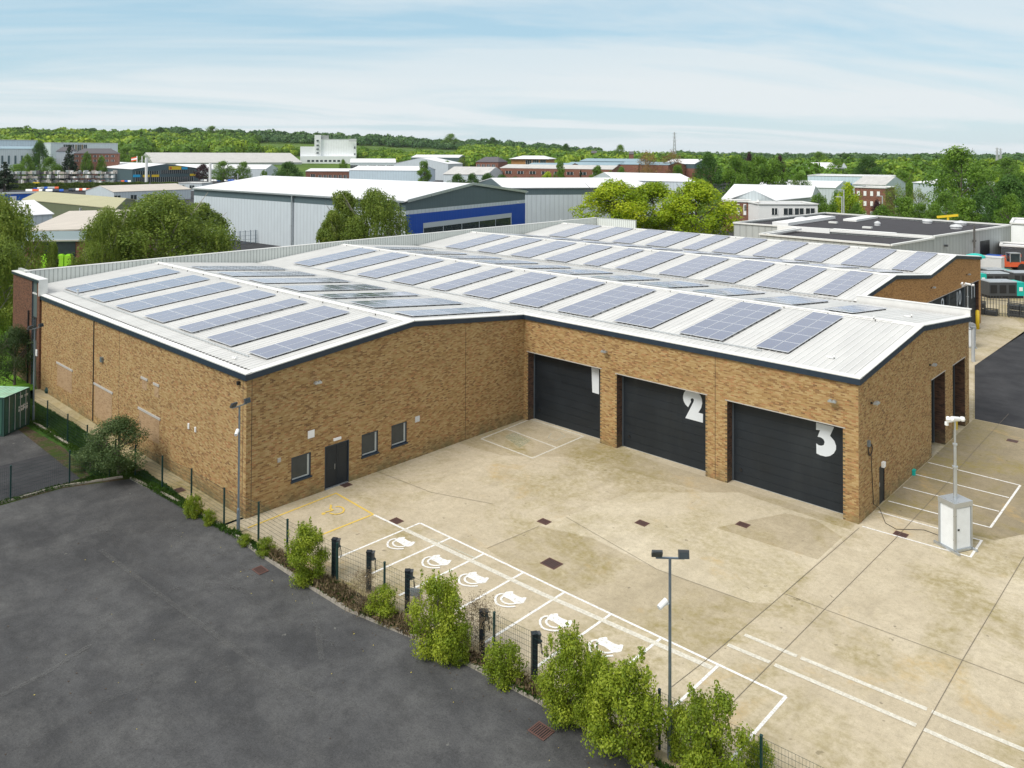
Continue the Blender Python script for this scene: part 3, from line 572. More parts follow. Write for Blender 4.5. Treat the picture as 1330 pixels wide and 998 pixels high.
def build_ground():
    rs=[0]+[40*1.16**i for i in range(16)];rs=[r for r in rs if r<600]+[620+i*55 for i in range(24)]+[1950*1.22**i for i in range(1,7)]
    n=180;v=[(CAM[0],CAM[1],-.008)];f=[]
    for r in rs[1:]:
        for i in range(n):
            a=2*math.pi*i/n;x,y=CAM[0]+r*math.cos(a),CAM[1]+r*math.sin(a);v.append((x,y,terrain(x,y)-.008))
    for i in range(n):f.append((0,1+i,1+(i+1)%n))
    for k in range(len(rs)-2):
        for i in range(n):j=(i+1)%n;a=1+k*n;f.append((a+i,a+n+i,a+n+j,a+j))
    me=bpy.data.meshes.new('ground');me.from_pydata(v,[],f);me.materials.append(M['ground_far']);o=bpy.data.objects.new('ground',me);COL.objects.link(o);tag(o,kind='structure')
build_ground()
sheet('yard',[(-.3,-1.1),(8,-.55),(18,.25),(28,.75),(75,4),(75,44.4),(23.4,44.4),(19.6,61),(20.2,81),(17.5,88.5),(8,89),(8,60),(-1,60)],0.,'concrete')
sheet('yard_edge',[(0.2,-1.1),(8,-.55),(18,.25),(28,.75),(28,1.3),(18,.85),(8,.0),(0.2,-.6)],.004,'paving')
sheet('yard_slab',gp([(632,713),(700,684),(770,700),(853,740),(973,783),(1002,786),(917,858),(857,829),(793,798),(733,769),(679,744)]),.0035,'concrete_mid')
sheet('yard_slab',gp([(770,699),(853,739.5),(973,782.5),(1003,784),(1108,690),(960,640),(820,640),(700,683)]),.0048,'concrete_light')
sheet('yard_slab',gp([(1020,667),(1060,676),(1094,698),(1062,727),(971,699),(930,686),(975,676)]),.007,'concrete_mid')
sheet('yard_slab',[(23.46,24.1),(28.9,24.6),(31,28.5),(37,44.35),(23.46,44.35)],.0041,'concrete_shaded')  # soft shade beside the right gable, painted as a darker olive concrete sheet
sheet('yard_slab',[(0.05,15.2),(3.6,15.6),(7,18.5),(23.3,20.8),(23.3,21.6),(0.05,21.6)],.0029,'concrete_mid')
sheet('side_path',[(-33,-1.5),(-22,-1.0),(-11,-1.0),(-.1,-1.15),(-.1,-.01),(-33,-.01)],.0,'paving')
KP=[(170,622),(245,660),(300,693),(340,722),(395,758),(450,792),(560,838),(640,880),(700,912),(760,945),(830,990),(905,1035)]
sheet('verge_soil',[(-11.,-5.3)]+gp(KP)+[(40,.9),(75,3),(75,4),(28,.72),(18,.22),(8,-.58),(0,-1.14),(-10,-1.02),(-11,-1.05)],.0,'soil')
sheet('verge_grass',[(-33,-1.52),(-22,-1.02),(-11.,-1.02),(-10.,-2.2),(-11.2,-3.6),(-17.5,-3.1),(-22,-3.4),(-26,-3.6),(-33,-3.4)],.003,'grass')
sheet('car_park',[(-11.,-60),(-11.,-5.3)]+gp(KP)+[(40,.9),(75,2.8),(75,-60)],-.004,'asphalt')
sheet('side_yard',[(-60,-60),(-11.6,-60),(-11.6,-5),(-11.8,-3.5),(-17.5,-3.3),(-22,-3.5),(-26,-3.8),(-60,-3.8)],-.003,'asphalt')
sheet('verge_soil',[(-33,-3.2),(-17,-2.9),(-11.5,-3.2),(-11.5,-4.1),(-33,-4.1)],.0016,'soil')
sheet('side_yard_strip',[(-17.2,-60),(-11.6,-60),(-11.6,-5),(-11.9,-3.7),(-16,-3.5),(-17.2,-3.6)],.001,'asphalt_dark')
sheet('boundary_verge',[(-11.6,-60),(-11.02,-60),(-11.02,-5.3),(-10.4,-3.2),(-11.6,-3.4)],.006,'soil')
sheet('service_road',[(23.5,44.5),(120,44.5),(120,140),(26,140),(19.95,81),(19.7,61)],.0,'asphalt_dark')
sheet('plant_yard',[(8,89),(75,89),(75,150),(-30,150),(-30,89)],-.003,'concrete_mid')
sheet('estate_road',[(-300,-10),(-44,-14),(-44,60),(-45,95),(-38,100),(-30,88),(8,89),(-20,190),(-110,200),(-300,120)],-.005,'asphalt_dark')
sheet('estate_yard',gp([(-60,300),(-60,233),(180,229),(330,226),(600,224),(1000,221),(1000,255),(700,258),(500,262)]),-.0055,'asphalt_dark')
sheet('lawn',gp([(1180,272),(1345,276),(1345,284),(1180,280)]),.0,'lawn')
sheet('apron',[(15.6,43.5),(80,43.5),(80,150),(14,150)],-.0058,'concrete_mid')
for l in([(130,715),(210,775),(330,862),(425,912)],[(0,905),(60,875),(118,838)],[(395,770),(412,812),(418,858)]):SEAMS.append(l)
sheet('lawn',gp([(940,281),(1050,279),(1050,286),(940,288)]),.0,'lawn')
sheet('lawn',gp([(-60,395),(45,395),(45,520),(-80,520)]),.0,'lawn')
_z=[.006]
def stroke(name,pts,w,mat,closed=False):
    P=[np.array(p[:2],float) for p in pts];n=len(P);L=[];R=[]
    for i in range(n):
        a=P[i-1] if i else None;b=P[i+1] if i<n-1 else None
        d1=(P[i]-a)/np.linalg.norm(P[i]-a) if a is not None else None;d2=(b-P[i])/np.linalg.norm(b-P[i]) if b is not None else None
        d=d1 if d2 is None else d2 if d1 is None else (d1+d2)/np.linalg.norm(d1+d2)
        nn=np.array((-d[1],d[0]));k=1. if d1 is None or d2 is None else 1/max(.4,float(nn@np.array((-d1[1],d1[0]))))
        L.append(P[i]+nn*w/2*k);R.append(P[i]-nn*w/2*k)
    _z[0]+=.0004;z=_z[0];mb=MB()
    for i in range(n-1):mb.poly([(*R[i],z),(*R[i+1],z),(*L[i+1],z),(*L[i],z)])
    return mb.build(name,M[mat],kind='structure')
def pstroke(px,w,mat,name='bay_marking'):return stroke(name,gp(px),w,mat)
BP=[(545.6,679.6),(585,698.9),(629.4,719.2),(679.4,744.1),(733.5,769.3),(793.1,798.2),(857.7,829.9),(932.5,865),(1021,905.2)]
pstroke([BP[0],BP[4],BP[8]],.12,'line_white')
ends=[.75,.9,1.0,1.1,1.2,1.3,1.4,1.5,2.2]
for i,b in enumerate(BP):
    g=G(*b);stroke('bay_marking',[(g[0],g[1]),(g[0]+(-.12 if i<3 else 0.),ends[i])],.12,'line_white')
pstroke([(484.6,668.5),(524.5,687.5)],.13,'line_white');pstroke([(524.5,687.5),(700,770),(925,868)],.26,'line_old')
pstroke([(322,686),(436.5,641),(484.6,668.5),(405,700)],.12,'line_yellow')
pstroke([(625,570.4),(689,544.8),(758,567),(691.6,595.4),(625,570.4)],.13,'line_old');pstroke([(659.6,558),(723.5,581.9)],.12,'line_old')
pstroke([(716,563),(712,569),(722,573),(734,567),(728,562)],.08,'line_faint')
sheet('paint_stain',gp([(655,567),(668,562),(690,572),(675,582)]),.005,'stain_green')
for l in([(1205.5,601),(1325.2,630.8)],[(1187.8,616.2),(1310.6,646.9)],[(1173.2,633.3),(1297.7,664.7)],[(1153.8,651.1),(1286.4,685.7)],[(1140.9,665.3),(1223.3,688.3)],[(1119.9,684.1),(1260.5,723.9),(1275,702.5),(1262,699)],[(1325.2,630.8),(1286.4,685.7)]):pstroke(l,.11,'line_white')
for l in([(967,825),(1035,853)],[(1040,855),(1204,922)],[(1210,925),(1350,983)],[(945,838),(1000,861)],[(1006,864),(1190,943)],[(1200,948),(1350,1015)]):pstroke(l,.21,'line_old')
pstroke([(560,700),(620,727)],.12,'line_faint');pstroke([(60,552),(88,574),(105,590)],.1,'line_old')
for l in([(1116,686),(1000,787),(917,858),(872,893)],[(1163,700),(1071,792),(980,884),(930,935)],[(1020,772),(1071,792),(1250,858),(1350,896)],[(1350,690),(1250,858),(1165,1010)],[(1310,538),(1296,553),(1262,590),(1230,628),(1163,700)],[(632,713),(700,684)],[(735,672),(853,740),(973,783)],[(640,655),(560,640),(470,605)]):
    pstroke(l,.022,'joint_seal','yard_joint')
# EV charging bay marks
cars=[(450,235),(500,200),(650,180),(700,190),(700,250),(800,310),(960,370),(1020,355),(1085,370),(1060,430),(1000,520),(900,545),(790,545),(700,490),(560,400),(440,350),(385,300)]
tz=lambda L:[G(635+x/22.17,760+y/22.17)[:2] for x,y in L]
c4=np.mean(tz(cars),axis=0)
cen=[(520,706),(566,730),(614,753),(662,779),(721,809),(786,841)];c0=G(662,779)[:2]
for i,(u,v) in enumerate(cen):
    dl=G(u,v)[:2]-c0
    P=[p+dl for p in tz(cars)];sheet('charging_symbol',P,.0075,'line_white')
    stroke('charging_symbol',[p+dl for p in tz([(430,262),(330,270),(240,310),(190,380),(185,470),(220,550),(300,600),(420,630),(560,645),(680,640),(765,630)])],.1,'line_white')
    stroke('charging_symbol',[p+dl for p in tz([(420,335),(362,380),(352,430),(390,490),(470,540),(580,565),(700,560),(780,540)])],.1,'line_white')
td=lambda L:[G(410+x/26.6,650+y/26.6)[:2] for x,y in L]
stroke('accessible_symbol',td([(520,170),(530,230),(500,300),(590,352),(470,395),(330,425)]),.11,'line_yellow')
stroke('accessible_symbol',td([(680,240),(800,228),(920,262),(985,340),(940,430),(820,480),(680,500),(560,480),(480,455)]),.1,'line_yellow')
sheet('accessible_symbol',td([(190,470),(240,430),(320,430),(350,460),(300,500),(230,510)]),.0085,'line_yellow')
for arc in([(90,880),(150,800),(260,760),(380,790),(450,870)],[(-20,720),(120,690),(250,700),(360,770)],[(20,980),(160,900),(300,870),(430,930)],[(200,640),(230,700),(330,780),(480,860)],[(60,660),(150,700),(260,800),(300,900)]):
    P=[np.array(p) for p in gp(arc)];Q=[]
    for i in range(len(P)-1):
        for k in range(6):
            t_=k/6;p0=P[max(i-1,0)];p1=P[i];p2=P[i+1];p3=P[min(i+2,len(P)-1)];Q.append(.5*(2*p1+(p2-p0)*t_+(2*p0-5*p1+4*p2-p3)*t_**2+(3*p1-p0-3*p2+p3)*t_**3))
    Q.append(P[-1]);stroke('tyre_track',Q,.3,'track_light')
_r=np.random.default_rng(9);_f=MB()
for i in range(130):
    u=_r.uniform(-10,860);kv=np.interp(u,[170,340,560,830],[640,735,855,1010]);v=kv+abs(_r.normal())*(22 if i%3 else 160)
    if u<190:v=_r.uniform(700,990)
    g=G(u,v);s=_r.uniform(.02,.06);a=_r.uniform(0,6.28);_f.box((g[0],g[1],.012),(s,s*.7,.008),a,int(_r.integers(0,3)))
tag(_f.build('litter',[M['weed_dry'],M['yellow_leaf'],M['weed_dry']]),'scattered leaves and grit on the dark car park','litter',kind='stuff')
for l in SEAMS:pstroke(l,.22,'seam','asphalt_seam')
# kerbs
def kerb(px,w=.16,h=.13,name='kerb',mat='kerbstone'):
    P=[np.array(p) for p in (gp(px) if len(px[0])==2 and px[0][0]>60 or px[0][1]>60 else px)];mb=MB()
    for a,b in zip(P,P[1:]):
        L=np.linalg.norm(b-a);n=max(1,int(L/.92));d=(b-a)/L;nn=np.array((-d[1],d[0]))
        for i in range(n):
            p=a+d*(L*i/n+.01);q=a+d*(L*(i+1)/n-.01);j=random.uniform(-.012,.012);hh=h+random.uniform(-.015,.01)
            mb.hexa([(*(p-nn*w/2),-.02),(*(q-nn*w/2),-.02),(*(q+nn*w/2),-.02),(*(p+nn*w/2),-.02)],[(*(p-nn*w/2*.9),hh),(*(q-nn*w/2*.9),hh+j),(*(q+nn*w/2*.9),hh+j),(*(p+nn*w/2*.9),hh)])
    return mb.build(name,M[mat],kind='structure')
KP=[(170,622),(245,660),(300,693),(340,722),(395,758),(450,792),(560,838),(640,880),(700,912),(760,945),(830,990),(905,1035)]
kerb(KP)
kerb([(35,545),(55,557),(75,570),(92,581)]);kerb([(-11.25,-30),(-11.25,-5.3),(-10.1,-2.3)],.14,.1)
# drain covers
def drain(u,v,label,sz=(.62,.5),rz=0,bars=True):
    g=G(u,v);o=empty('drain_cover',(g[0],g[1],0.01),rz,label=label,cat='drain cover')
    f=MB();w,h=sz;t=.05
    for a,b in(((-w/2,-h/2,0),(w/2,-h/2+t,.014)),((-w/2,h/2-t,0),(w/2,h/2,.014)),((-w/2,-h/2+t,0),(-w/2+t,h/2-t,.014)),((w/2-t,-h/2+t,0),(w/2,h/2-t,.014))):f.bb(a,b)
    f.build('cover_frame',M['rust'],o,world=False)
    f=MB();f.bb((-w/2+t,-h/2+t,0),(w/2-t,h/2-t,.003),1)
    n=7
    for i in range(n):
        x=-w/2+t+(w-2*t)*(i+.5)/n;f.bb((x-.02,-h/2+t,.003),(x+.02,h/2-t,.012))
    f.build('grate',[M['rust'],M['black']],o,world=False)
for a in((515,677,'rusty drain cover beside first charging bay corner'),(716.5,732.5,'largest rusty cover in mid yard beyond the charging bays',(.85,.7)),(707,678,'small rusty drain cover, leftmost of the three before the doors'),(834,680,'small rusty drain cover, middle of the three before the doors'),(965,682,'rusty drain cover, rightmost of the three before the doors'),(1170,694.5,'rusty drain cover between gable wall and camera cabinet'),(1315,573,'rusty cover on dark concrete near the right edge'),(338,741,'rusty drain cover in dark car park left of first shrub',(.7,.5)),(703,950,'slotted drain grate in dark car park by the lower hedge',(.7,.6)),(447,629,'flat black mat-like grate at the double door',(.9,.55)),(233,637,'blue-grey cover on the path by the long wall')):drain(*a)
# ================================================================ fences
POST='green_post'
def meshfence(name,pts,label,h=1.9,wires=True,tops=None):
    o=empty(name,(*pts[0],0),label=label,cat='fence');P=[np.array(p,float) for p in pts]
    for p in P:
        f=MB();f.bb((p[0]-.035,p[1]-.035,-.05),(p[0]+.035,p[1]+.035,h));f.bb((p[0]-.045,p[1]-.045,h),(p[0]+.045,p[1]+.045,h+.02));f.build('fence_post',M[POST],o)
    for a,b in zip(P,P[1:]):
        if not wires:continue
        L=np.linalg.norm(b-a);n=int(L/.1);f=MB()
        for i in range(1,n):
            p=a+(b-a)*i/n;f.beam((p[0],p[1],.08),(p[0],p[1],h-.05),.005)
        for k in range(10):
            z=.1+(h-.16)*k/9;f.beam((*a,z),(*b,z),.007)
        f.build('mesh_panel',M[POST],o)
    return o
fp=gp([(175.6,620.6),(210.6,636.4),(248.5,655),(290.9,682.7),(335.6,703)])+[(5.3,-.75),(8.9,-.45),(11.7,-.02),(14.6,.25),(17.6,.55),(21.,.85),(24.45,1.15),(27.75,1.5),(31,1.7),(34.5,1.95),(38,2.2)]
meshfence('mesh_fence',fp,'long green mesh fence between brick warehouse yard and dark car park')
meshfence('mesh_fence',gp([(38,545),(61.4,556.7),(87.7,575.9),(113,592),(150,612)]),'green mesh fence along the grass bank beside the green container')
meshfence('mesh_fence',[(-11.3,-20.),(-11.3,-17),(-11.3,-14),(-11.3,-10.9),(-11.3,-7.8),(-11.35,-4.8),(-10.6,-2.9)],'green mesh fence dividing the two dark yards at far left')
# EV charger posts
def chargerpost():
    o=empty('charger_post',label='x',cat='charging post',group='charging posts behind the marked bays')
    f=MB();f.box((0,0,.85),(.2,.2,1.7));f.box((0,0,1.72),(.23,.23,.05));f.build('post',M['navy_door'],o,world=False)
    f=MB();f.box((.16,.04,1.5),(.13,.2,.3));f.box((.16,.04,1.67),(.17,.24,.05));f.tube((.23,.04,1.42),(.29,.04,1.36),.04,n=8);f.build('charger_head',M['charcoal'],o,world=False)
    f=MB()
    for i in range(10):
        a,b=[(.25+.05*math.sin(t),.04+.1*math.sin(2*t),1.4-.5*math.sin(t)) for t in(math.pi*i/10,math.pi*(i+1)/10)];f.tube(a,b,.014,n=5,cap=False)
    f.build('charging_cable',M['black'],o,world=False);return o
cp0=chargerpost();lab=['dark charging post just right of the first shrub','dark charging post second from the left by the first charging bay','dark charging post just left of the tall second shrub','dark charging post half hidden by dry twigs right of the second shrub','dark charging post at left edge of the big lower shrubs']
cpos=gp([(434,750),(479,768),(529,795)])+[(16.95,.55),(19.35,.85)]
for i,(x,y) in enumerate(cpos):
    if i==0:cp0.location=(x,y,0);cp0.rotation_euler=(0,0,.6);cp0['label']=lab[0]
    else:dup(cp0,(x,y,0),.6+.1*i,label=lab[i])
# sign board leaning on fence near the third post
g=G(540,800);f=MB();f.box((g[0],g[1],.95),(.5,.03,.35),.5);f.box((g[0],g[1],.4),(.05,.05,.8));tag(f.build('small_sign',M['steel_light']),'small pale sign on a thin post beside the second shrub','sign')
# lamp columns
def lampcolumn(loc,h,label,heads=((0.,1),(3.14,1)),rz=0,cam=None,big=False):
    o=empty('lamp_column',(loc[0],loc[1],0),rz,label=label,cat='lamp post')
    f=MB();f.tube((0,0,0),(0,0,1.15),.085,.085,n=12);f.tube((0,0,1.15),(0,0,1.25),.085,.055,n=12);f.tube((0,0,1.25),(0,0,h),.055,.045,n=12);f.build('pole',M['steel'],o,world=False)
    f=MB();f.beam((-.45,0,h),(.45,0,h),.05);f.build('cross_arm',M['steel'],o,world=False)
    for sx,tilt in((-.42,.6),(.42,-.25)):
        hd=empty('floodlight',(sx,0,h+.05));hd.parent=o
        f=MB();f.box((sx,-.08,h+.17),(.34,.1,.25),0,0,tilt);f.build('lamp_housing',M['charcoal'],hd,world=False).parent=hd
        for c in hd.children:c.location=(-sx,0,-h-.05)
        f=MB();f.box((sx,-.135,h+.17+(.035 if tilt>0 else -.02)),(.27,.02,.19),0,0,tilt);x=f.build('lens',M['glass_pane'],hd,world=False);x.location=(-sx,0,-h-.05)
        f=MB();f.box((sx,0,h+.06),(.3,.05,.03));x=f.build('bracket',M['steel_light'],hd,world=False);x.location=(-sx,0,-h-.05)
    if cam:
        cm=empty('camera',(0,0,cam));cm.parent=o
        f=MB();f.tube((-.12,-.03,cam-.02),(-.38,-.22,cam-.16),.09,.085,n=10);f.build('camera_body',M['white_paint'],cm,world=False).location=(0,0,-cam)
        f=MB();f.beam((0,0,cam-.12),(-.2,-.1,cam-.14),.04);f.build('bracket',M['white_paint'],cm,world=False).location=(0,0,-cam)
    return o
a0=math.atan2(RT[1],RT[0])
g=G(309.5,692);lampcolumn(g,6.35,'tall grey lamp column at the near corner of the brick warehouse',rz=a0+1.0,cam=5.2)
g=G(870,985);lampcolumn(g,6.3,'tall grey floodlight column standing among the lower shrubs',rz=a0-.05,cam=5.0)
g=G(43.5,549);lampcolumn(g,6.6,'tall grey lamp column beside the green container',rz=a0+1.2)
o=empty('lamp_column',(*G(1264,470)[:2],0),label='short pale grey pole just beyond the right gable corner',cat='lamp post');f=MB();f.tube((0,0,0),(0,0,3.1),.16,n=10);f.build('pole',M['conduit'],o,world=False);f=MB();f.box((-.2,0,2.95),(.9,.12,.1),a0);f.box((0,0,3.15),(.45,.3,.15),a0);f.build('lamp_head',M['steel_light'],o,world=False)
# CCTV tower cabinet
def cctv(loc,label,rz,full=True):
    o=empty('camera_tower',(loc[0],loc[1],0),rz,label=label,cat='camera tower',group='mobile camera towers')
    f=MB();w,d,h=1.05,.85,2.15
    f.bb((-w/2,-d/2,.12),(w/2,d/2,h));f.build('cabinet',M['white_glossy'],o,world=False)
    f=MB()
    for sx in(-1,1):
        for sy in(-1,1):f.bb((sx*w/2-.05,sy*d/2-.05,.05),(sx*w/2+.05,sy*d/2+.05,h+.02))
    f.bb((-w/2-.06,-d/2-.06,h-.02),(w/2+.06,d/2+.06,h+.22));f.bb((-w/2-.05,-d/2-.05,.03),(w/2+.05,d/2+.05,.14));f.build('frame',M['steel_light'],o,world=False)
    f=MB();f.bb((-w/2+.09,-d/2-.03,.2),(w/2-.09,-d/2-.003,h-.06));f.build('door',M['white_glossy'],o,world=False)
    f=MB();f.bb((-w/2+.14,-d/2-.06,1.05),(-w/2+.24,-d/2-.03,1.13));f.build('handle',M['black'],o,world=False)
    f=MB()
    for sx in(-1,1):
        f.beam((sx*(w/2+.05),-d/2-.3,.06),(sx*(w/2+.05),d/2+.3,.06),.1);
    f.build('skid',M['steel_light'],o,world=False)
    f=MB();f.tube((0,0,h+.2),(0,0,3.9),.09,n=12);f.tube((0,0,3.86),(0,0,3.95),.13,n=12);f.tube((0,0,3.95),(0,0,5.0),.07,n=12);f.tube((0,0,4.96),(0,0,5.04),.11,n=12);f.tube((0,0,5.04),(0,0,6.1),.052,n=12);f.build('mast',M['steel_light'],o,world=False)
    f=MB();f.beam((-.5,0,6.15),(.5,0,6.15),.07);f.tube((-.25,-.05,6.3),(.25,.0,6.2),.11,n=12);f.lathe((.5,0,6.05),[(.0,0),(.1,.03),(.13,.12),(.1,.22),(0,.24)]);f.tube((-.45,0,6.35),(-.6,-.15,6.25),.09,n=10);f.tube((-.42,.1,5.95),(-.42,.1,6.1),.09,n=10);f.build('camera_head',M['white_paint'],o,world=False);return o
cctv(G(1241,711),'white mobile camera tower cabinet with tall mast on right bay lines',math.atan2(FW[1],FW[0])-math.pi/2+.35)
_c=PL(1257,420,0,17.4);o=cctv(V(17.4,_c[1],0),'distant white mobile camera tower in front of door 11',.5)
# yellow bollards at far gable
for g,lb in((V(16.2,PL(1251,410,0,16.2)[1],0),'yellow bollard between far doors 10 and 11'),(V(16.0,PL(1269.5,405,0,16.0)[1],0),'tall yellow bollard at the end of the far gable')):
    f=MB();f.tube((g[0],g[1],0),(g[0],g[1],2.0),.2,n=14);f.lathe((g[0],g[1],2.),[(.16,0),(.12,.06),(0,.09)],14);tag(f.build('bollard',M['yellow_paint'],smooth=True),lb,'bollard',group='yellow bollards by the far doors')
# small lumps by walls
g=G(64,510);f=MB();f.lathe((g[0],g[1],0),[(.3,0),(.34,.2),(.25,.42),(.0,.5)],10);f.box((g[0]+.05,g[1],.52),(.2,.15,.1));tag(f.build('rubbish_bag',M['green_post']),'small dark green sack at the far end of the wall path','bag')
g=G(1186,617);f=MB();f.tube((g[0],g[1],.0),(g[0],g[1],.28),.14,n=12);f.tube((g[0],g[1],.28),(g[0],g[1],.33),.17,n=12);tag(f.build('pipe_stub',M['teal']),'small teal pipe stub at the foot of the right gable','pipe')
g=G(1241,556);f=MB();f.box((g[0],g[1]-.3,.3),(.35,.35,.6));f.box((g[0],g[1]-.3,.7),(.25,.25,.2));tag(f.build('yellow_grit_box',M['yellow_paint']),'little orange-yellow box by the far gable doorway','box')
# green shipping container
def container():
    a=G(38.5,504,2.55);# near right top corner
    o=empty('shipping_container',(a[0],a[1],0),0,label='weathered green shipping container with pale lettering on its doors',cat='container')
    L,w,h=6.1,2.44,2.6
    # doors face +X side? door end visible facing camera: plane from (0,*) to (38,*)
    d=np.array(G(0,520,2.55)[:2])-a[:2];d/=np.linalg.norm(d);b=np.array((-d[1],d[0]))
    if b@(a[:2]-CAM[:2])<0:b=-b
    P=lambda s,t_,z:V(a[0]+d[0]*s+b[0]*t_,a[1]+d[1]*s+b[1]*t_,z)
    f=MB();f.hexa([P(.06,.06,.1),P(w-.06,.06,.1),P(w-.06,L-.06,.1),P(.06,L-.06,.1)],[P(.06,.06,h-.06),P(w-.06,.06,h-.06),P(w-.06,L-.06,h-.06),P(.06,L-.06,h-.06)])
    for k in range(22):
        t0=.15+k*(L-.3)/22
        for s0,s1 in((-.0,.05),(w-.05,w)):f.hexa([P(s0,t0,.15),P(s1,t0,.15),P(s1,t0+.14,.15),P(s0,t0+.14,.15)],[P(s0,t0,h-.1),P(s1,t0,h-.1),P(s1,t0+.14,h-.1),P(s0,t0+.14,h-.1)])
    f.build('container_body',M['cont_green'],o)
    f=MB()
    for s in(0,w-.12):
        for t_ in(-.02,L-.1):f.hexa([P(s,t_,0),P(s+.12,t_,0),P(s+.12,t_+.12,0),P(s,t_+.12,0)],[P(s,t_,h),P(s+.12,t_,h),P(s+.12,t_+.12,h),P(s,t_+.12,h)])
    for z in(.08,h-.06):
        f.beam(P(.12,.03,z),P(w-.12,.03,z),.12);f.beam(P(.05,.12,z),P(.05,L-.12,z),.12);f.beam(P(w-.05,.12,z),P(w-.05,L-.12,z),.12)
    f.build('corner_frame',M['cont_frame'],o)
    f=MB();f.hexa([P(.02,.0,h-.04),P(w-.02,0,h-.04),P(w-.02,L,h-.04),P(.02,L,h-.04)],[P(.02,.0,h+.01),P(w-.02,0,h+.01),P(w-.02,L,h+.01),P(.02,L,h+.01)])
    for k in range(20):
        t0=.2+k*(L-.4)/20;f.hexa([P(.15,t0,h+.01),P(w-.15,t0,h+.01),P(w-.15,t0+.12,h+.01),P(.15,t0+.12,h+.01)],[P(.18,t0,h+.03),P(w-.18,t0,h+.03),P(w-.18,t0+.12,h+.03),P(.18,t0+.12,h+.03)])
    f.build('container_roof',M['cont_roof'],o)
    for k in range(2):
        f=MB();s0=.13+k*1.1;f.hexa([P(s0,.0,.16),P(s0+1.07,.0,.16),P(s0+1.07,.055,.16),P(s0,.055,.16)],[P(s0,.0,h-.14),P(s0+1.07,.0,h-.14),P(s0+1.07,.055,h-.14),P(s0,.055,h-.14)])
        for z in(.6,1.1,1.6,2.1):f.beam(P(s0+.04,-.012,z),P(s0+1.03,-.012,z),.05,.03)
        dd=f.build('container_door',M['cont_green'],o)
    f=MB()
    for s in(.42,.95,1.45,2.0):
        f.tube(P(s,-.05,.12),P(s,-.05,h-.06),.025,n=6)
    f.build('locking_bar',M['steel_light'],o)
    f=MB();random.seed(3)
    for (s0,z0,sz,n) in((.2,2.18,.07,6),(.72,2.2,.07,5),(.22,1.5,.14,4),(.62,1.45,.16,4),(.22,1.3,.06,5)):
        for r in range(2):
            for k in range(n):f.hexa(*[[P(s0+k*sz*.8,-.03,z+z0-r*sz*1.4),P(s0+k*sz*.8+sz*.5,-.03,z+z0-r*sz*1.4),P(s0+k*sz*.8+sz*.5,-.022,z+z0-r*sz*1.4),P(s0+k*sz*.8,-.022,z+z0-r*sz*1.4)] for z in(0,sz)])
    f.build('lettering',M['white_paint'],o)
plain('cont_green',(.035,.105,.075),.6,.1,.25,2,dirt=(.10,.09,.05));plain('cont_frame',(.02,.06,.05),.6,.1);plain('cont_roof',(.30,.50,.36),.7,.1,.35,2,dirt=(.42,.45,.3))
container()
# green goal-like gate frame behind container
a,b=G(48.5,503),G(60,503);o=empty('gate',(a[0],a[1],0),label='dark green tubular side gate at the end of the wall path',cat='gate')
f=MB();f.tube((a[0],a[1],0),(a[0],a[1],2.6),.09,n=8);f.tube((b[0],b[1],0),(b[0],b[1],2.6),.09,n=8);f.tube((a[0],a[1],2.6),(b[0],b[1],2.6),.05,n=8);f.build('gate_frame',M['green_post'],o)
f=MB()
for i in range(1,9):
    p=a+(b-a)*i/9;f.tube((p[0],p[1],.1),(p[0],p[1],2.5),.015,n=5)
f.build('gate_bars',M['green_post'],o)
# ================================================================ vegetation
def leafmesh(name,C,N,size,tint,mat,aspect=.6,seed=0):
    r=np.random.default_rng(seed);n=len(C);size=np.broadcast_to(size,(n,))
    N=N/np.maximum(1e-6,np.linalg.norm(N,axis=1,keepdims=True));R=r.normal(size=(n,3));A=np.cross(N,R);A/=np.linalg.norm(A,axis=1,keepdims=True);B=np.cross(N,A)
    a=A*size[:,None]/2;b=B*size[:,None]/2*aspect
    Vv=np.stack([C-a,C-b*1.0+a*.1,C+a,C+b],1).reshape(-1,3)
    me=bpy.data.meshes.new(name);me.vertices.add(4*n);me.vertices.foreach_set('co',Vv.ravel());me.loops.add(4*n);me.loops.foreach_set('vertex_index',np.arange(4*n));me.polygons.add(n);me.polygons.foreach_set('loop_start',np.arange(n)*4)
    try:me.polygons.foreach_set('loop_total',np.full(n,4))
    except Exception:pass
    at=me.attributes.new('tint','FLOAT','FACE');at.data.foreach_set('value',np.asarray(tint,dtype=np.float32))
    me.materials.append(M[mat]);me.update(calc_edges=True);me.validate();return me
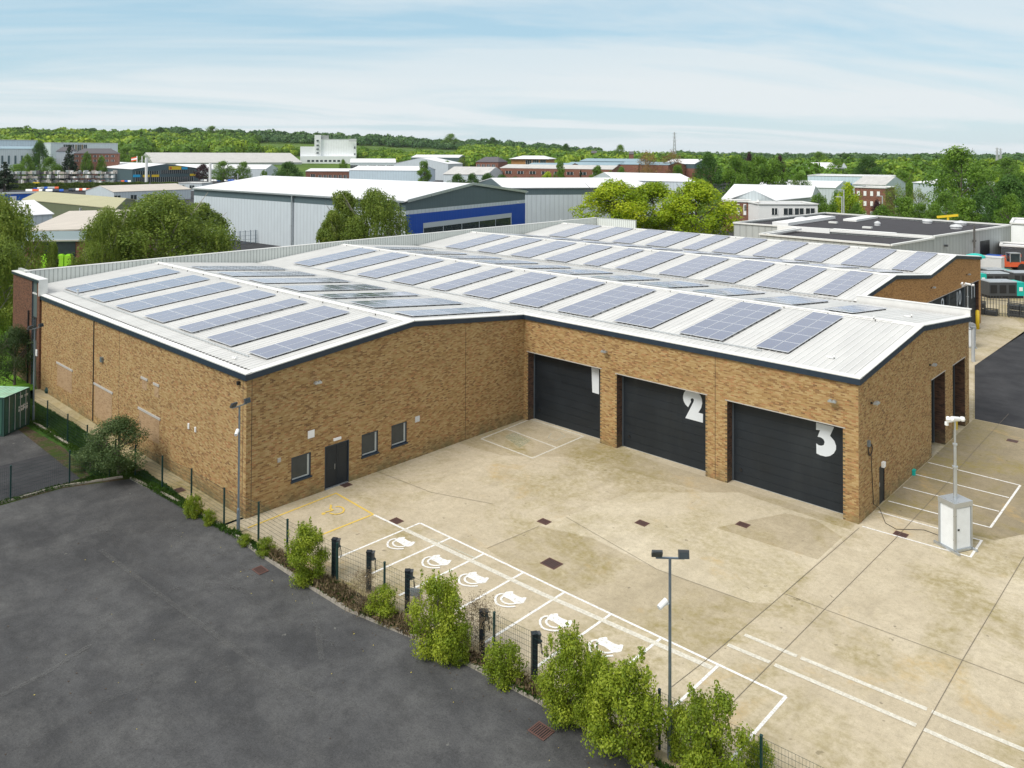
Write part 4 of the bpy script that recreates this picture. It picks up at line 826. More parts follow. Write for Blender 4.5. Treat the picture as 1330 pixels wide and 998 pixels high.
def blobs(kind,seed):
    r=np.random.default_rng(seed);out=[]
    if kind=='broad':   # unit height 1 crown centred x,y; dome from z .18 to 1, radius .48
        for i in range(70):
            t=r.uniform(0,2*math.pi);z=r.uniform(.2,1.);k=math.sin(math.pi*min(1,max(.08,(z-.12)/.9))**.75)
            rad=.44*k*(r.uniform(.15,1)**.5);out.append((rad*math.cos(t),rad*math.sin(t),z*.88+.02,r.uniform(.08,.15)))
    elif kind=='tall':
        for i in range(60):
            t=r.uniform(0,2*math.pi);z=r.uniform(.1,.98);k=(math.sin(math.pi*min(1,z*.9+.08))**.7);rad=.27*k*r.uniform(.2,1)**.5;out.append((rad*math.cos(t),rad*math.sin(t),z*.92+.02,r.uniform(.06,.11)))
    elif kind=='cone':
        for i in range(70):
            z=r.uniform(.05,1);rad=.24*(1-z)**.8*r.uniform(.5,1);t=r.uniform(0,6.28);out.append((rad*math.cos(t),rad*math.sin(t),z*.95,.03+.06*(1-z)))
    elif kind=='shrub':
        for i in range(46):
            t=r.uniform(0,2*math.pi);z=r.uniform(.05,.97);k=math.sin(math.pi*min(1,z*.8+.14))**.6;rad=.36*k*r.uniform(.1,1)**.5;out.append((rad*math.cos(t),rad*math.sin(t),z*.9,r.uniform(.10,.18)))
        for i in range(44):
            t=r.uniform(0,2*math.pi);rad=r.uniform(.05,.40);z0=r.uniform(.55,1.03)
            for q in range(3):out.append((rad*math.cos(t),rad*math.sin(t),z0-.35*rad-.06+.045*q,.028))
    return out
def crown(name,kind,seed,n,leaf,mat,droop=0.,shell=.55):
    r=np.random.default_rng(seed);B=blobs(kind,seed);w=np.array([b[3]**2 for b in B]);w/=w.sum();cnt=np.maximum(8,(w*n).astype(int));C=[];N=[];T=[];
    for (x,y,z,rr),k in zip(B,cnt):
        d=r.normal(size=(k,3));d/=np.linalg.norm(d,axis=1,keepdims=True);rad=rr*(shell+(1.12-shell)*r.random(k)**.6);p=np.array((x,y,z))+d*rad[:,None]*np.array((1,1,.8))
        nn=d+r.normal(size=(k,3))*.55+np.array((0,0,.35));C.append(p);N.append(nn);T.append(np.clip(np.full(k,r.uniform(.15,.95))+r.normal(size=k)*.08,0,1))
        if droop>0:
            m=int(k*1.1);st=r.integers(0,k,max(3,m//14));
            for s in st:
                L=droop*r.uniform(.3,1);q=14;zz=np.linspace(0,L,q);c=np.repeat(p[s][None],q,0);c[:,2]-=zz;c[:,:2]+=r.normal(size=(q,2))*.006+np.outer(zz,d[s,:2])*.15;C.append(c);nn=r.normal(size=(q,3));nn[:,2]*=.2;N.append(nn);T.append(np.full(q,r.uniform(.2,1)))
    C=np.concatenate(C);N=np.concatenate(N);T=np.concatenate(T);ok=C[:,2]>.0
    return leafmesh(name,C[ok],N[ok],leaf*r.uniform(.6,1.3,len(C))[ok],T[ok],mat,seed=seed)
def trunkmesh(kind,seed,mat,th=.3,r0=.025,limbs=7):
    r=random.Random(seed);f=MB();f.tube((0,0,-.01),(0,0,th),r0,r0*.7,n=8,cap=False);f.tube((0,0,th),(.02,.01,.75),r0*.7,r0*.2,n=7,cap=False)
    for i in range(limbs):
        z=r.uniform(th*.6,.6);t=6.28*i/limbs+r.uniform(-.4,.4);L=r.uniform(.18,.34)*(1.1 if kind=='broad' else .6);m=(L*.55*math.cos(t),L*.55*math.sin(t),z+L*.45);e=(L*math.cos(t),L*math.sin(t),z+L*r.uniform(.8,1.2));b=r0*.42
        f.tube((0,0,z),m,b,b*.6,n=6,cap=False);f.tube(m,e,b*.6,b*.15,n=5,cap=False)
        for k in range(2):
            a=t+r.uniform(-.9,.9);f.tube(m,(m[0]+.15*math.cos(a),m[1]+.15*math.sin(a),m[2]+r.uniform(.08,.2)),b*.4,b*.1,n=4,cap=False)
    return f.mesh('trunk',M[mat])
KINDS={}
def kind(n,ck,seed,cnt,leaf,mat,bark='bark',**kw):
    tk={k:kw.pop(k) for k in('th','r0','limbs') if k in kw}
    KINDS[n]=(crown('crown',ck,seed,cnt,leaf,mat,**kw),trunkmesh(ck,seed,bark,**tk))
kind('maple','broad',11,15000,.030,'leaf_bright',th=.2);kind('maple2','broad',12,15000,.030,'leaf_bright',th=.2)
kind('willow','broad',21,19000,.019,'leaf_willow',droop=.22,shell=.3,bark='bark_light',th=.2);kind('birch','tall',22,15000,.024,'leaf_willow',droop=.09,shell=.2,bark='bark_light')
kind('oak','broad',31,8000,.034,'leaf_dark',th=.16);kind('oak2','broad',32,8000,.034,'leaf_mid',th=.16);kind('round','broad',33,5000,.045,'leaf_mid',th=.14)
kind('tall','tall',34,5000,.04,'leaf_mid');kind('talldark','tall',35,5000,.04,'leaf_dark');kind('cone','cone',36,3500,.045,'leaf_conifer');kind('copper','broad',37,4000,.05,'leaf_copper')
kind('orange','broad',38,3200,.024,'leaf_orange',shell=.05,th=.3);kind('bush','broad',39,16000,.022,'leaf_bush',th=.08,r0=.03,limbs=9);kind('lime','broad',40,4000,.05,'leaf_bright');kind('grey','broad',41,2500,.03,'leaf_willow',shell=.1)
for i in range(3):kind('shrub%d'%i,'shrub',50+i,17000,.030,'leaf_shrub',th=.1,r0=.012,limbs=10,shell=.0)
kind('weedy','shrub',60,7000,.042,'leaf_shrub',th=.05,r0=.008,limbs=12,shell=.05)
kind('twiggy','shrub',61,5000,.018,'weed_dry',th=.05,r0=.008,limbs=20,shell=.0)
def plant(name,k,loc,h,w,label,cat,group=None,rz=None,asp=None):
    cm,tm=KINDS[k];bw={'broad':.95,'tall':.6,'cone':.5}.get('x',.95)
    ext=max(v.co.x for v in cm.vertices)-min(v.co.x for v in cm.vertices) if k not in EXT else EXT[k];EXT[k]=ext
    o=empty(name,loc,rz if rz is not None else random.uniform(0,6.28),label=label,cat=cat,group=group);zm=ZM.setdefault(k,max(v.co.z for v in cm.vertices));s=w/ext;o.scale=(s,s,h/zm)
    for nm,me in(('trunk',tm),('crown',cm)):
        c=bpy.data.objects.new(nm,me);COL.objects.link(c);c.parent=o
    return o
EXT={};ZM={}
def tree(k,u,vt,vb,wpx,label,d=None,name='tree',cat='tree',group=None,zb=None):
    if d is None:p=G(u,vb);d=math.hypot(p[0]-CAM[0],p[1]-CAM[1])
    p=RD(u,vt,d);z=terrain(p[0],p[1]) if zb is None else zb;h=(p[2]-z);w=wpx*d/F_
    return plant(name,k,(p[0],p[1],z-.02),h,w,label,cat,group)
# near trees
for i,(u,vt,w) in enumerate(((797,231,116),(850,234,106),(905,230,112))):
    tree(('maple','maple2','maple')[i],u,vt,304,w,('leftmost bright yellow-green tree of the trio behind the far roof edge','middle bright yellow-green tree of the trio behind the roof','rightmost bright yellow-green tree of the trio behind the far roof edge')[i],d=(176,182,172)[i],name='maple_tree',group='bright trees behind the warehouse roof')
tree('willow',208,246,345,190,'wide drooping olive-green birch behind the left roof parapet',d=118,name='birch_tree')
tree('willow',138,266,345,85,'smaller drooping tree at left shoulder of the wide birch',d=112,name='birch_tree');tree('birch',262,262,330,75,'slim drooping tree at right shoulder of the wide birch',d=140,name='birch_tree')
tree('willow',0,248,440,120,'tall drooping yellow-green tree at the far left edge',d=104,name='willow_tree');tree('willow',-10,300,470,110,'lower drooping tree hanging over the dark brick end block',d=92,name='willow_tree');tree('birch',70,312,345,18,'thin young tree before the lime green panels',d=112,name='young_tree')
tree('birch',447,246,325,62,'narrow feathery tree at left of the broad one before the warehouses',d=126,name='birch_tree');tree('willow',487,242,325,122,'broad feathery tree between the grey wall and blue gable',d=124,name='birch_tree');tree('birch',432,272,325,44,'short feathery tree left of the narrow one before grey warehouse wall',d=121,name='birch_tree')
tree('bush',155,538,618,98,'large dark green bush where the two fences meet',d=None,name='bush',cat='bush');tree('bush',118,575,612,55,'low dark spreading bush at left foot of the large bush',name='bush',cat='bush')
for i,(k,u,vt,vb,w,lb) in enumerate((('shrub0',397,676,757,58,'rounded green shrub just left of the first charging post'),('shrub1',568,738,852,82,'tall green shrub in the middle of the fence strip'),('shrub2',738,812,935,92,'leafy shrub left of the pair beside the last charging bays'),('shrub0',815,852,985,108,'broad leafy shrub right of the pair and left of the lamp column'),('shrub1',925,893,1030,108,'leafy shrub right of the floodlight column at bottom edge'),('shrub2',775,838,955,70,'low shrub filling between the two leafy shrubs'),('weedy',655,828,888,62,'thin pale shrub between the two tallest mid shrubs'),('weedy',497,760,802,48,'small weedy shrub below the second charging post'),('weedy',252,640,672,26,'little shrub on the verge by the fence near the long wall'),('weedy',272,660,682,20,'tiny green clump near the foot of the lamp column verge'),('weedy',345,697,722,28,'low leafy clump between corner lamp column and first shrub'),('weedy',318,693,708,20,'small leafy clump at the base of the corner lamp column'),('twiggy',470,738,792,60,'dry brown twiggy bramble beside the second charging post'),('twiggy',625,770,850,70,'dry twiggy growth right of the tall mid shrub'),('twiggy',540,768,815,40,'sparse dry twigs right of third charging post'),('weedy',600,800,862,36,'thin weeds at right foot of the tall mid shrub'),('weedy',985,955,1020,50,'trailing green weeds right of the last shrub'),('weedy',880,905,985,40,'slender leafy sprig climbing beside the floodlight column'))):
    tree(k,u,vt,vb,w,lb,name='shrub',cat='shrub')
# dark understorey at far left behind container
for i,(u,vt,vb,w,lb) in enumerate(((20,420,500,60,'dark undergrowth bush behind the green container'),(-20,430,520,70,'dark bush at left edge behind the container'),(33,395,455,34,'dark bush against the end block wall'))):tree('bush',u,vt,vb,w,lb,name='bush',cat='bush')
# grass tufts on verges (stuff)
def tufts(name,poly,n,h,mat,z0=0.,seed=1,label='x'):
    r=np.random.default_rng(seed);P=np.array(poly);lo=P.min(0);hi=P.max(0);pts=[]
    def inside(p):
        c=False;j=len(P)-1
        for i in range(len(P)):
            if (P[i,1]>p[1])!=(P[j,1]>p[1]) and p[0]<(P[j,0]-P[i,0])*(p[1]-P[i,1])/(P[j,1]-P[i,1])+P[i,0]:c=not c
            j=i
        return c
    while len(pts)<n:
        q=r.uniform(lo,hi,(n,2))
        pts+= [p for p in q if inside(p)]
    p=np.array(pts[:n]);k=.5+.5*np.sin(p[:,0]*1.7+np.sin(p[:,1]*3))*r.random(n);hh=h*(.4+.9*k);C=np.c_[p,z0+hh*.45];N=r.normal(size=(n,3));N[:,2]*=.15
    me=leafmesh(name,C,N,hh,np.clip(k*.6+r.random(n)*.4,0,1),mat,.22,seed)
    # stand the blades up
    o=bpy.data.objects.new(name,me);COL.objects.link(o);tag(o,label,name.replace('_',' '),kind='stuff');return o
tufts('grass',[(-33,-1.7),(-22,-1.15),(-11.,-1.15),(-10.,-2.2),(-11.2,-3.4),(-17.5,-3.0),(-22,-3.2),(-26,-3.4),(-33,-3.3)],14000,.28,'grass_blade',seed=3,label='rough dark green grass bank beside the path and long wall')
tufts('grass',[(-10.,-2.15),(.9,-1.5),(.9,-1.25),(-10,-1.1)],5000,.26,'grass_blade',seed=4,label='narrow grass verge between fence and kerb by the long wall')
tufts('weeds',[(.9,-1.45),(10.7,-1.25),(15,-.4),(22.1,.2),(28,.35),(28,.8),(18,.35),(8,-.55),(.9,-1.1)],7000,.30,'grass_blade',seed=5,label='weeds growing along the fence strip')
tufts('weeds',[(4,-1.35),(10.7,-1.25),(18,.0),(24,.3),(24,.9),(18,.5),(8,-.5),(4,-.9)],3500,.42,'weed_dry',seed=6,label='dead brown weed stems along the fence strip')
tufts('weeds',[(-11.55,-30),(-11.05,-30),(-11.05,-5.3),(-10.3,-2.6),(-11.5,-3.4)],3000,.22,'grass_blade',seed=7,label='grass edging below the fence dividing the two dark yards')
# ---------------- far hedges and single trees
def tset(L):
    for a in L:tree(*a[:6],**(a[6] if len(a)>6 else {}))
tset([
('cone',6,210,250,26,'dark conifer at the left edge before the racked goods yard',dict(name='conifer_tree')),
('oak',52,181,214,28,'dark round tree between the two white sheds at far left',dict(d=560)),('round',35,199,218,20,'small green tree right of the far left white shed',dict(d=520)),('cone',90,188,216,24,'dark pointed tree left of the brick offices',dict(d=520,name='conifer_tree')),('oak2',66,203,220,30,'broad green tree below the dark pointed tree',dict(d=510)),('round',113,196,210,16,'small round tree before the brick offices',dict(d=560)),('round',132,201,212,14,'little tree at right of the brick offices',dict(d=560)),('oak2',22,212,224,36,'low scrubby tree above the goods yard',dict(d=500)),('oak2',165,190,212,34,'green tree just above the signed showroom roof',dict(d=760)),('oak2',178,196,212,30,'green tree above the showroom roof right of the flags',dict(d=740)),
('copper',264,212,238,24,'dark red copper tree right of the showroom',dict(d=540)),('oak2',290,208,237,32,'left one of two green trees above the white roof',dict(d=500)),('oak2',316,209,237,26,'right one of two green trees above the white roof',dict(d=500)),('oak',374,209,234,42,'big dark round tree above the white roof left of brick block',dict(d=430)),('round',343,220,232,14,'sparse small tree left of the big dark round tree',dict(d=440)),
('round',446,206,218,14,'dark round tree at foot of the tall white factory',dict(d=640)),('cone',527,222,234,7,'small dark pointed tree before the blue-white shed wall',dict(d=470,name='conifer_tree')),('round',521,207,218,18,'bushy tree left of the dark-roofed long shed',dict(d=640)),('tall',551,208,237,22,'loose willow-like tree in the gap between far sheds',dict(d=430)),('oak2',580,208,230,20,'dense green tree behind the white ribbed shed',dict(d=560)),('grey',600,203,222,26,'feathery pale tree left of the brick dark-roof office',dict(d=600)),('round',660,204,218,22,'green trees right of the brick dark-roof office',dict(d=660)),
('lime',711,222,238,30,'low bright green tree behind the white warehouse roof',dict(d=300)),('cone',754,221,236,13,'dark rounded conifer behind the white warehouse roof',dict(d=330,name='conifer_tree')),('tall',727,208,236,18,'slim loose tree before the brick terraces',dict(d=330)),('tall',775,214,238,24,'pale loose tree right of the dark conifer',dict(d=330)),('oak2',808,215,238,22,'dense green round tree left of the brown trees',dict(d=330)),('round',793,221,238,20,'small tree left of the dense round one',dict(d=325)),
('orange',842,193,228,46,'left one of the two bronze-brown trees on the skyline',dict(d=420)),('orange',872,192,228,44,'right one of the two bronze-brown trees on the skyline',dict(d=420)),('orange',840,210,235,34,'smaller bronze tree below the two skyline bronze trees',dict(d=340)),('tall',880,213,230,22,'thin yellow-green tree right of the bronze trees',dict(d=350)),('cone',830,212,228,5,'narrow dark conifer among bronze trees',dict(d=360,name='conifer_tree')),
('oak',920,196,238,42,'tall dark tree just right of the bright trio',dict(d=300)),('tall',955,200,240,34,'loose green tree second right of the bright trio',dict(d=300)),('tall',985,200,240,36,'loose green tree third right of the bright trio',dict(d=300)),('tall',1010,205,240,32,'loose green tree above the white sheds',dict(d=300)),('oak2',1038,222,240,30,'low tree left of the dark warehouse with white roof',dict(d=300)),('tall',970,208,240,30,'thin green tree between the loose trees',dict(d=290)),
('round',1063,250,278,34,'round green tree at right end of the white offices',dict(d=225)),('lime',1102,235,278,38,'vivid green tree behind the flat-roofed grey building',dict(d=215)),('round',1086,246,278,20,'small vivid tree left of the vivid green tree',dict(d=220)),('round',1112,262,278,28,'low green shrubby tree beneath the vivid tree',dict(d=205)),
('copper',1139,258,272,18,'dark red shrub tree beside the brick block',dict(d=220)),('grey',1165,236,276,44,'silvery leafless-topped tree right of the brick block',dict(d=240)),('oak2',1171,218,244,34,'dense tree above the white gable at right',dict(d=330)),('round',1145,264,278,34,'low round shrub below the silvery tree',dict(d=200)),('tall',1172,254,279,38,'pale green tree before the silvery tree',dict(d=205)),('grey',1192,240,276,34,'grey-green twiggy tree left of the giant tree',dict(d=240)),('oak2',1195,262,279,36,'spreading low tree on the grass by the dark wall',dict(d=210)),
('oak2',1247,187,255,84,'giant spreading green tree towering over the right skyline',dict(d=265)),('oak',1234,194,240,30,'upper left dome of the giant right tree',dict(d=285)),('oak2',1228,248,278,40,'mid green round tree at left foot of the giant tree',dict(d=225)),('oak',1282,240,278,50,'dark mass of tree right of the giant tree foot',dict(d=235)),('tall',1252,255,283,40,'small spreading tree on the lawn below the giant tree',dict(d=205)),
('oak',1312,225,282,62,'dark tree at the right edge above the lawn',dict(d=225)),('lime',1298,232,250,20,'small bright yellow tree at the right',dict(d=300)),('oak2',1310,203,230,40,'rounded dark tree on the right skyline',dict(d=500)),('oak2',1325,220,260,40,'green tree at the extreme right skyline',dict(d=300)),('oak2',1275,205,240,40,'tree right of the giant tree with masts behind',dict(d=380)),
('oak',1128,201,232,40,'wide dark dome tree on the skyline left of the giant',dict(d=480)),('copper',973,196,204,14,'left one of two dark purple trees on the skyline',dict(d=560)),('copper',1013,200,214,16,'right one of two dark purple trees on the skyline',dict(d=500)),
('oak2',1213,262,279,30,'soft green tree beside the lawn',dict(d=205)),('tall',1310,250,284,30,'thin tree over the lawn at right edge',dict(d=200)),('oak2',1085,205,228,26,'green tree left of the far red roofs',dict(d=520)),
])
def hedge(name,a,b,h,wd,mat,n,leaf,label,kindv='shaped',cat='hedge'):
    a=np.array(a,float);b=np.array(b,float);d=b-a;L=np.linalg.norm(d);d/=L;nn=np.array((-d[1],d[0],0));r=np.random.default_rng(int(L*10)+n)
    s=r.random(n)*L;face=r.integers(0,3,n);t=r.uniform(-1,1,n);z=r.random(n);hh=h*(1+.06*np.sin(s*.9));C=a+np.outer(s,d);off=np.where(face==0,-1.,np.where(face==1,1.,t))*wd/2;C=C+np.outer(off,nn);C[:,2]+=np.where(face==2,hh,z*hh)+r.normal(size=n)*.08;N=np.outer(np.where(face==2,0,off),nn)+np.array((0,0,1))*np.where(face==2,1,0)[:,None]+r.normal(size=(n,3))*.6
    o=empty(name,(*a[:2],a[2]),label=label,cat=cat);me=leafmesh('foliage',C-a,N,leaf*r.uniform(.7,1.3,n),r.random(n),mat,seed=n);c=bpy.data.objects.new('foliage',me);COL.objects.link(c);c.parent=o
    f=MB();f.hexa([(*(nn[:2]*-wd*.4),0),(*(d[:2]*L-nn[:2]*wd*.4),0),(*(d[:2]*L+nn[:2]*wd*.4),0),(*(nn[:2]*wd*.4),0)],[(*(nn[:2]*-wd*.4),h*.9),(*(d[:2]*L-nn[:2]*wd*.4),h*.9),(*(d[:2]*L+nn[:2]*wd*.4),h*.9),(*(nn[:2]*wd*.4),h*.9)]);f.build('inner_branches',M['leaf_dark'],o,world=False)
hedge('hedge',(*G(9,247)[:2],0),(*G(193,244.5)[:2],0),3.0,3,'leaf_hedge',9000,.75,'long clipped green hedge in front of the goods yard and showroom')
hedge('hedge',(*G(196,244)[:2],0),(*G(231,243.5)[:2],0),2.6,3,'leaf_hedge',2500,.7,'short low hedge section below the showroom glazing')
for i,(u,w) in enumerate(((594,24),(613,20),(633,24),(652,22))):tree('bush' if False else 'oak',u,(225,224,224,226)[i],238,w*1.4,'%s dark clipped evergreen of the row behind the blue gabled roof'%['first','second','third','fourth'][i],d=330,group='dark evergreens behind the blue gabled warehouse')
for i,u in enumerate((668,690)):tree('oak',u,229,238,26,('left','right')[i]+' small dark bush before the long brick terrace',d=320)
tset([('oak',208,165,185,20,'dark round tree on left skyline above the goods yard',dict(d=1500)),('oak',240,167,186,22,'dark tree on the skyline second from the left',dict(d=1500)),('oak2',276,163,186,24,'tallest loose tree on the left skyline',dict(d=1500)),('oak',300,168,186,20,'dark skyline tree right of the tallest one',dict(d=1520)),('oak2',18,168,186,26,'broad tree on the skyline at the extreme left',dict(d=1450)),('oak',120,166,186,24,'wide skyline tree above the brick offices',dict(d=1450)),('oak',385,171,186,20,'dark skyline tree left of the white factory tower',dict(d=1560)),('oak',410,172,188,18,'dark skyline tree just behind the factory stair tower',dict(d=1560)),('oak2',585,173,190,26,'wide pale skyline tree right of the factory',dict(d=1550)),('oak',640,178,194,20,'dark dome on the skyline over the brick hip office',dict(d=1450)),('oak',735,186,200,18,'dark skyline tree above the dome-roofed hall',dict(d=1200)),('oak2',805,187,204,22,'skyline tree above blue roofed units',dict(d=1000)),('oak2',1065,196,210,30,'broad skyline tree above the dark warehouse',dict(d=800)),('oak',1100,199,212,22,'dark skyline tree above the red roofed houses',dict(d=800)),('oak2',1190,200,214,24,'rounded skyline tree left of the giant tree',dict(d=700))])
# ---------------- woods as merged crowns (stuff)
def crownpts(n,seed,hub):
    r=np.random.default_rng(seed);d=r.normal(size=(n,3));d/=np.linalg.norm(d,axis=1,keepdims=True);d[:,2]=np.abs(d[:,2])*1.1-.3
    k=1+.16*np.sin(d[:,0]*7+seed)*np.cos(d[:,1]*6);return d*k[:,None]*(.86+.14*r.random(n))[:,None],d+r.normal(size=(n,3))*.35
TPL=[crownpts(200,s,0) for s in range(6)]
def wood(name,spots,mat,label,leaf):
    C=[];N=[];T=[];Z=[];r=random.Random(len(spots))
    for (x,y,z,rad,h,tint) in spots:
        p,n=TPL[r.randrange(6)];a=r.uniform(0,6.28);ca,sa=math.cos(a),math.sin(a);q=p.copy();q[:,0],q[:,1]=p[:,0]*ca-p[:,1]*sa,p[:,0]*sa+p[:,1]*ca
        m=n.copy();m[:,0],m[:,1]=n[:,0]*ca-n[:,1]*sa,n[:,0]*sa+n[:,1]*ca
        C.append(q*np.array((rad,rad,h*.62))+np.array((x,y,z+h*.42)));N.append(m);T.append(np.full(len(q),tint)+rng.normal(size=len(q))*.05);Z.append(np.full(len(q),rad*leaf*.8))
    me=leafmesh(name,np.concatenate(C),np.concatenate(N),np.concatenate(Z)*rng.uniform(.7,1.3,sum(map(len,C))),np.clip(np.concatenate(T),0,1),mat,.8,len(spots))
    o=bpy.data.objects.new(name,me);COL.objects.link(o);tag(o,label,'woodland',kind='stuff')
def field(u0,u1,d0,d1,n,hr,seed,tl=(.1,.95),skip=None,hs=None):
    r=random.Random(seed);S_=[];
    for i in range(n):
        u=r.uniform(u0,u1);d=math.sqrt(r.uniform(d0*d0,d1*d1));
        if skip and skip(u,d):continue
        p=RD(u,198,d);h=r.uniform(*hr)*(hs(u) if hs else 1);S_.append((p[0],p[1],terrain(p[0],p[1]),h*r.uniform(.4,.85)*(1.25 if d>700 else 1.),h*r.uniform(.65,1.3),tl[0]+(tl[1]-tl[0])*r.random()**1.3))
    return S_
wood('woodland',field(-260,640,800,1050,1500,(9,17),1,(.1,.95),lambda u,d:(u<185 and d<860) or (185<=u<480 and d<950),lambda u:.62 if u>330 else 1.05),'leaf_wood','bright green woodland belt at the foot of the long hill',.42)
wood('woodland',field(-300,330,1050,1650,1700,(9,17),2,(.0,1)),'leaf_wood','green wooded hillside on the left skyline',.42)
wood('woodland',field(-400,780,1480,1800,1500,(10,20),3,(0,.9),skip=lambda u,d:u<200),'leaf_woodfar','dark wooded ridge on the skyline above the pale field',.42)
wood('woodland',field(600,960,760,1450,1700,(7,14),4),'leaf_wood','wooded rise behind the low brick and blue-roofed units',.42)
wood('woodland',field(900,1560,480,1000,1700,(7,13),5,(0,.8)),'leaf_wood','tree belt along the right-hand skyline',.38)
wood('woodland',field(880,1600,950,2400,1400,(9,16),6,(0,.7)),'leaf_woodfar','distant treetops along the right horizon',.42)
wood('woodland',field(330,560,1060,1200,10,(4,6),8),'leaf_wood','scattered bushes on the pale field',.42)
sheet('meadow',gp([(0,0)]*0+[(0,300)]*0) ,0,'lawn') if False else None
# ================================================================ background buildings
def shed(name,label,P0,P1,D,roof='par',rise=1.,wall='clad_grey',roofm='roof_white',band=None,bandm='clad_dark',gables=None,over=.25,group=None,fascia='flash_white',zb=None,cat='building',base=None,basem='brick_red'):
    """P0,P1 eave points of the visible facade (z=eave height), D depth vector. roof: par (ridge parallel to facade), perp, flat, mono"""
    P0=np.array(P0,float);P1=np.array(P1,float);D=np.array((D[0],D[1],0.),float);z=(P0[2]+P1[2])/2;P0[2]=P1[2]=z
    if zb is None:zb=min(terrain(*P0[:2]),terrain(*P1[:2]))-.5
    c=(P0+P1)/2;o=empty(name,(c[0],c[1],zb),label=label,cat=cat,group=group)
    A=[P0,P1,P1+D,P0+D];f=MB();fb=MB();fs=MB();bh=band or 0;bs=base or 0
    def dn(p,k):q=p.copy();q[2]=k;return q
    for i in range(4):
        a,b=A[i],A[(i+1)%4];L=np.linalg.norm((b-a)[:2]);zt=z-bh
        f.poly([dn(a,zb+bs),dn(b,zb+bs),dn(b,zt),dn(a,zt)],[(0,0),(L,0),(L,zt-zb),(0,zt-zb)])
        if bs:fs.poly([dn(a,zb),dn(b,zb),dn(b,zb+bs),dn(a,zb+bs)],[(0,0),(L,0),(L,bs),(0,bs)])
        if bh:fb.poly([dn(a,zt),dn(b,zt),b,a],[(0,0),(L,0),(L,bh),(0,bh)])
    up=np.array((0,0,rise));tgt=fb if bh else f
    if roof=='perp':
        m0=(P0+P1)/2+up;m1=m0+D;L=np.linalg.norm(P1-P0)
        tgt.poly([P0,P1,m0],[(0,0),(L,0),(L/2,rise)]);tgt.poly([P1+D,P0+D,m1],[(0,0),(L,0),(L/2,rise)])
        faces=[(P0,m0,m1,P0+D),(m0,P1,P1+D,m1)]
    elif roof=='par':
        m0=P0+D/2+up;m1=P1+D/2+up;L=np.linalg.norm(D)
        tgt.poly([P1,P1+D,m1],[(0,0),(L,0),(L/2,rise)]);tgt.poly([P0+D,P0,m0],[(0,0),(L,0),(L/2,rise)])
        faces=[(P0,P1,m1,m0),(m0,m1,P1+D,P0+D)]
    elif roof=='hip':
        m0=P0+D/2+up+(P1-P0)*.2;m1=P1+D/2+up-(P1-P0)*.2;faces=[(P0,P1,m1,m0),(P1,P1+D,m1),(P1+D,P0+D,m0,m1),(P0+D,P0,m0)]
    elif roof=='mono':
        faces=[(P0,P1,P1+D+up,P0+D+up)];L=np.linalg.norm(D);tgt.poly([P1,P1+D,P1+D+up],[(0,0),(L,0),(L,rise)]);tgt.poly([P0+D,P0,P0+D+up],[(0,0),(L,0),(0,rise)])
        tgt.poly([P1+D,P0+D,P0+D+up,P1+D+up],[(0,0),(1,0),(1,rise),(0,rise)])
    else:
        dz=np.array((0,0,-.25));faces=[tuple(a+dz for a in A)]
    f.build('wall',M[wall],o)
    if bh:fb.build('cladding_band',M[bandm],o)
    if bs:fs.build('plinth',M[basem],o)
    cen=sum(A)/4;g=MB()
    for fc in faces:
        pts=[]
        for p in fc:
            v=p-cen;v[2]=0;q=p+(v/max(1e-6,np.linalg.norm(v))*over*1.4 if roof!='flat' and abs(p[2]-z)<rise*.99+.01 else 0)
            pts.append(q+np.array((0,0,.12)))
        n=np.cross(pts[1]-pts[0],pts[2]-pts[0])
        if n[2]<0:pts=pts[::-1]
        k=len(pts);lo=[p-np.array((0,0,.15)) for p in pts]
        g.poly(pts);g.poly(lo[::-1])
        for i in range(k):j=(i+1)%k;g.poly([lo[i],lo[j],pts[j],pts[i]])
    g.build('roof',M[roofm],o)
    if roof=='flat':
        g=MB()
        for i in range(4):
            a,b=A[i],A[(i+1)%4];g.beam(a+V(0,0,.1),b+V(0,0,.1),.45,.25)
        g.build('parapet',M[fascia],o)
    return o
def facade(o,P0,P1,zs,items,n_out=None):
    """items: (s0,s1,z0,z1,part,mat[,proud]) in metres from P0 along P0->P1, z absolute"""
    P0=np.array(P0,float);P1=np.array(P1,float);d=P1-P0;d[2]=0;L=np.linalg.norm(d);d/=L;n=np.array((d[1],-d[0],0))
    if n@(CAM-P0)<0:n=-n
    for it in items:
        s0,s1,z0,z1,part,mat=it[:6];pr=it[6] if len(it)>6 else .06
        a=P0+d*s0;b=P0+d*s1;f=MB();B=[a-n*.03,b-n*.03,b+n*pr,a+n*pr]
        lo=[V(p[0],p[1],z0) for p in B];hi=[V(p[0],p[1],z1) for p in B];f.hexa(lo,hi);p=f.build(part,M[mat],o)
        if part=='window' and s1-s0>1.2:
            f=MB();k=max(2,int((s1-s0)/1.3))
            for i in range(k+1):
                c=a+(b-a)*i/k;f.beam(V(*(c+n*(pr+.02))[:2],z0),V(*(c+n*(pr+.02))[:2],z1),.09)
            fr=f.build('window_frame',M['white_paint'] if mat!='glass_dark2' else M['black'],p)
            fr.matrix_parent_inverse=Matrix.Identity(4)
    return L
def zat(P,v,u=None):
    # world z of pixel row v above ground point P
    d=math.hypot(P[0]-CAM[0],P[1]-CAM[1]);return RD(u if u is not None else u_of(P[0],P[1]),v,d)[2]
# A: big grey warehouse with blue gable
B_=G(527,262,10.6);A_=G(252,245,10.6);C_=G(682,250,10.6)
A1=B_;C1=C_.copy();Dv=(A_-B_)
o=shed('grey_warehouse','huge grey warehouse with white roof, dark eaves band and blue gable end',A1,C1,Dv,'perp',1.0,wall='clad_light',band=1.6,bandm='clad_dark',roofm='roof_white')
o_children={c.name.split('.')[0]:c for c in o.children}
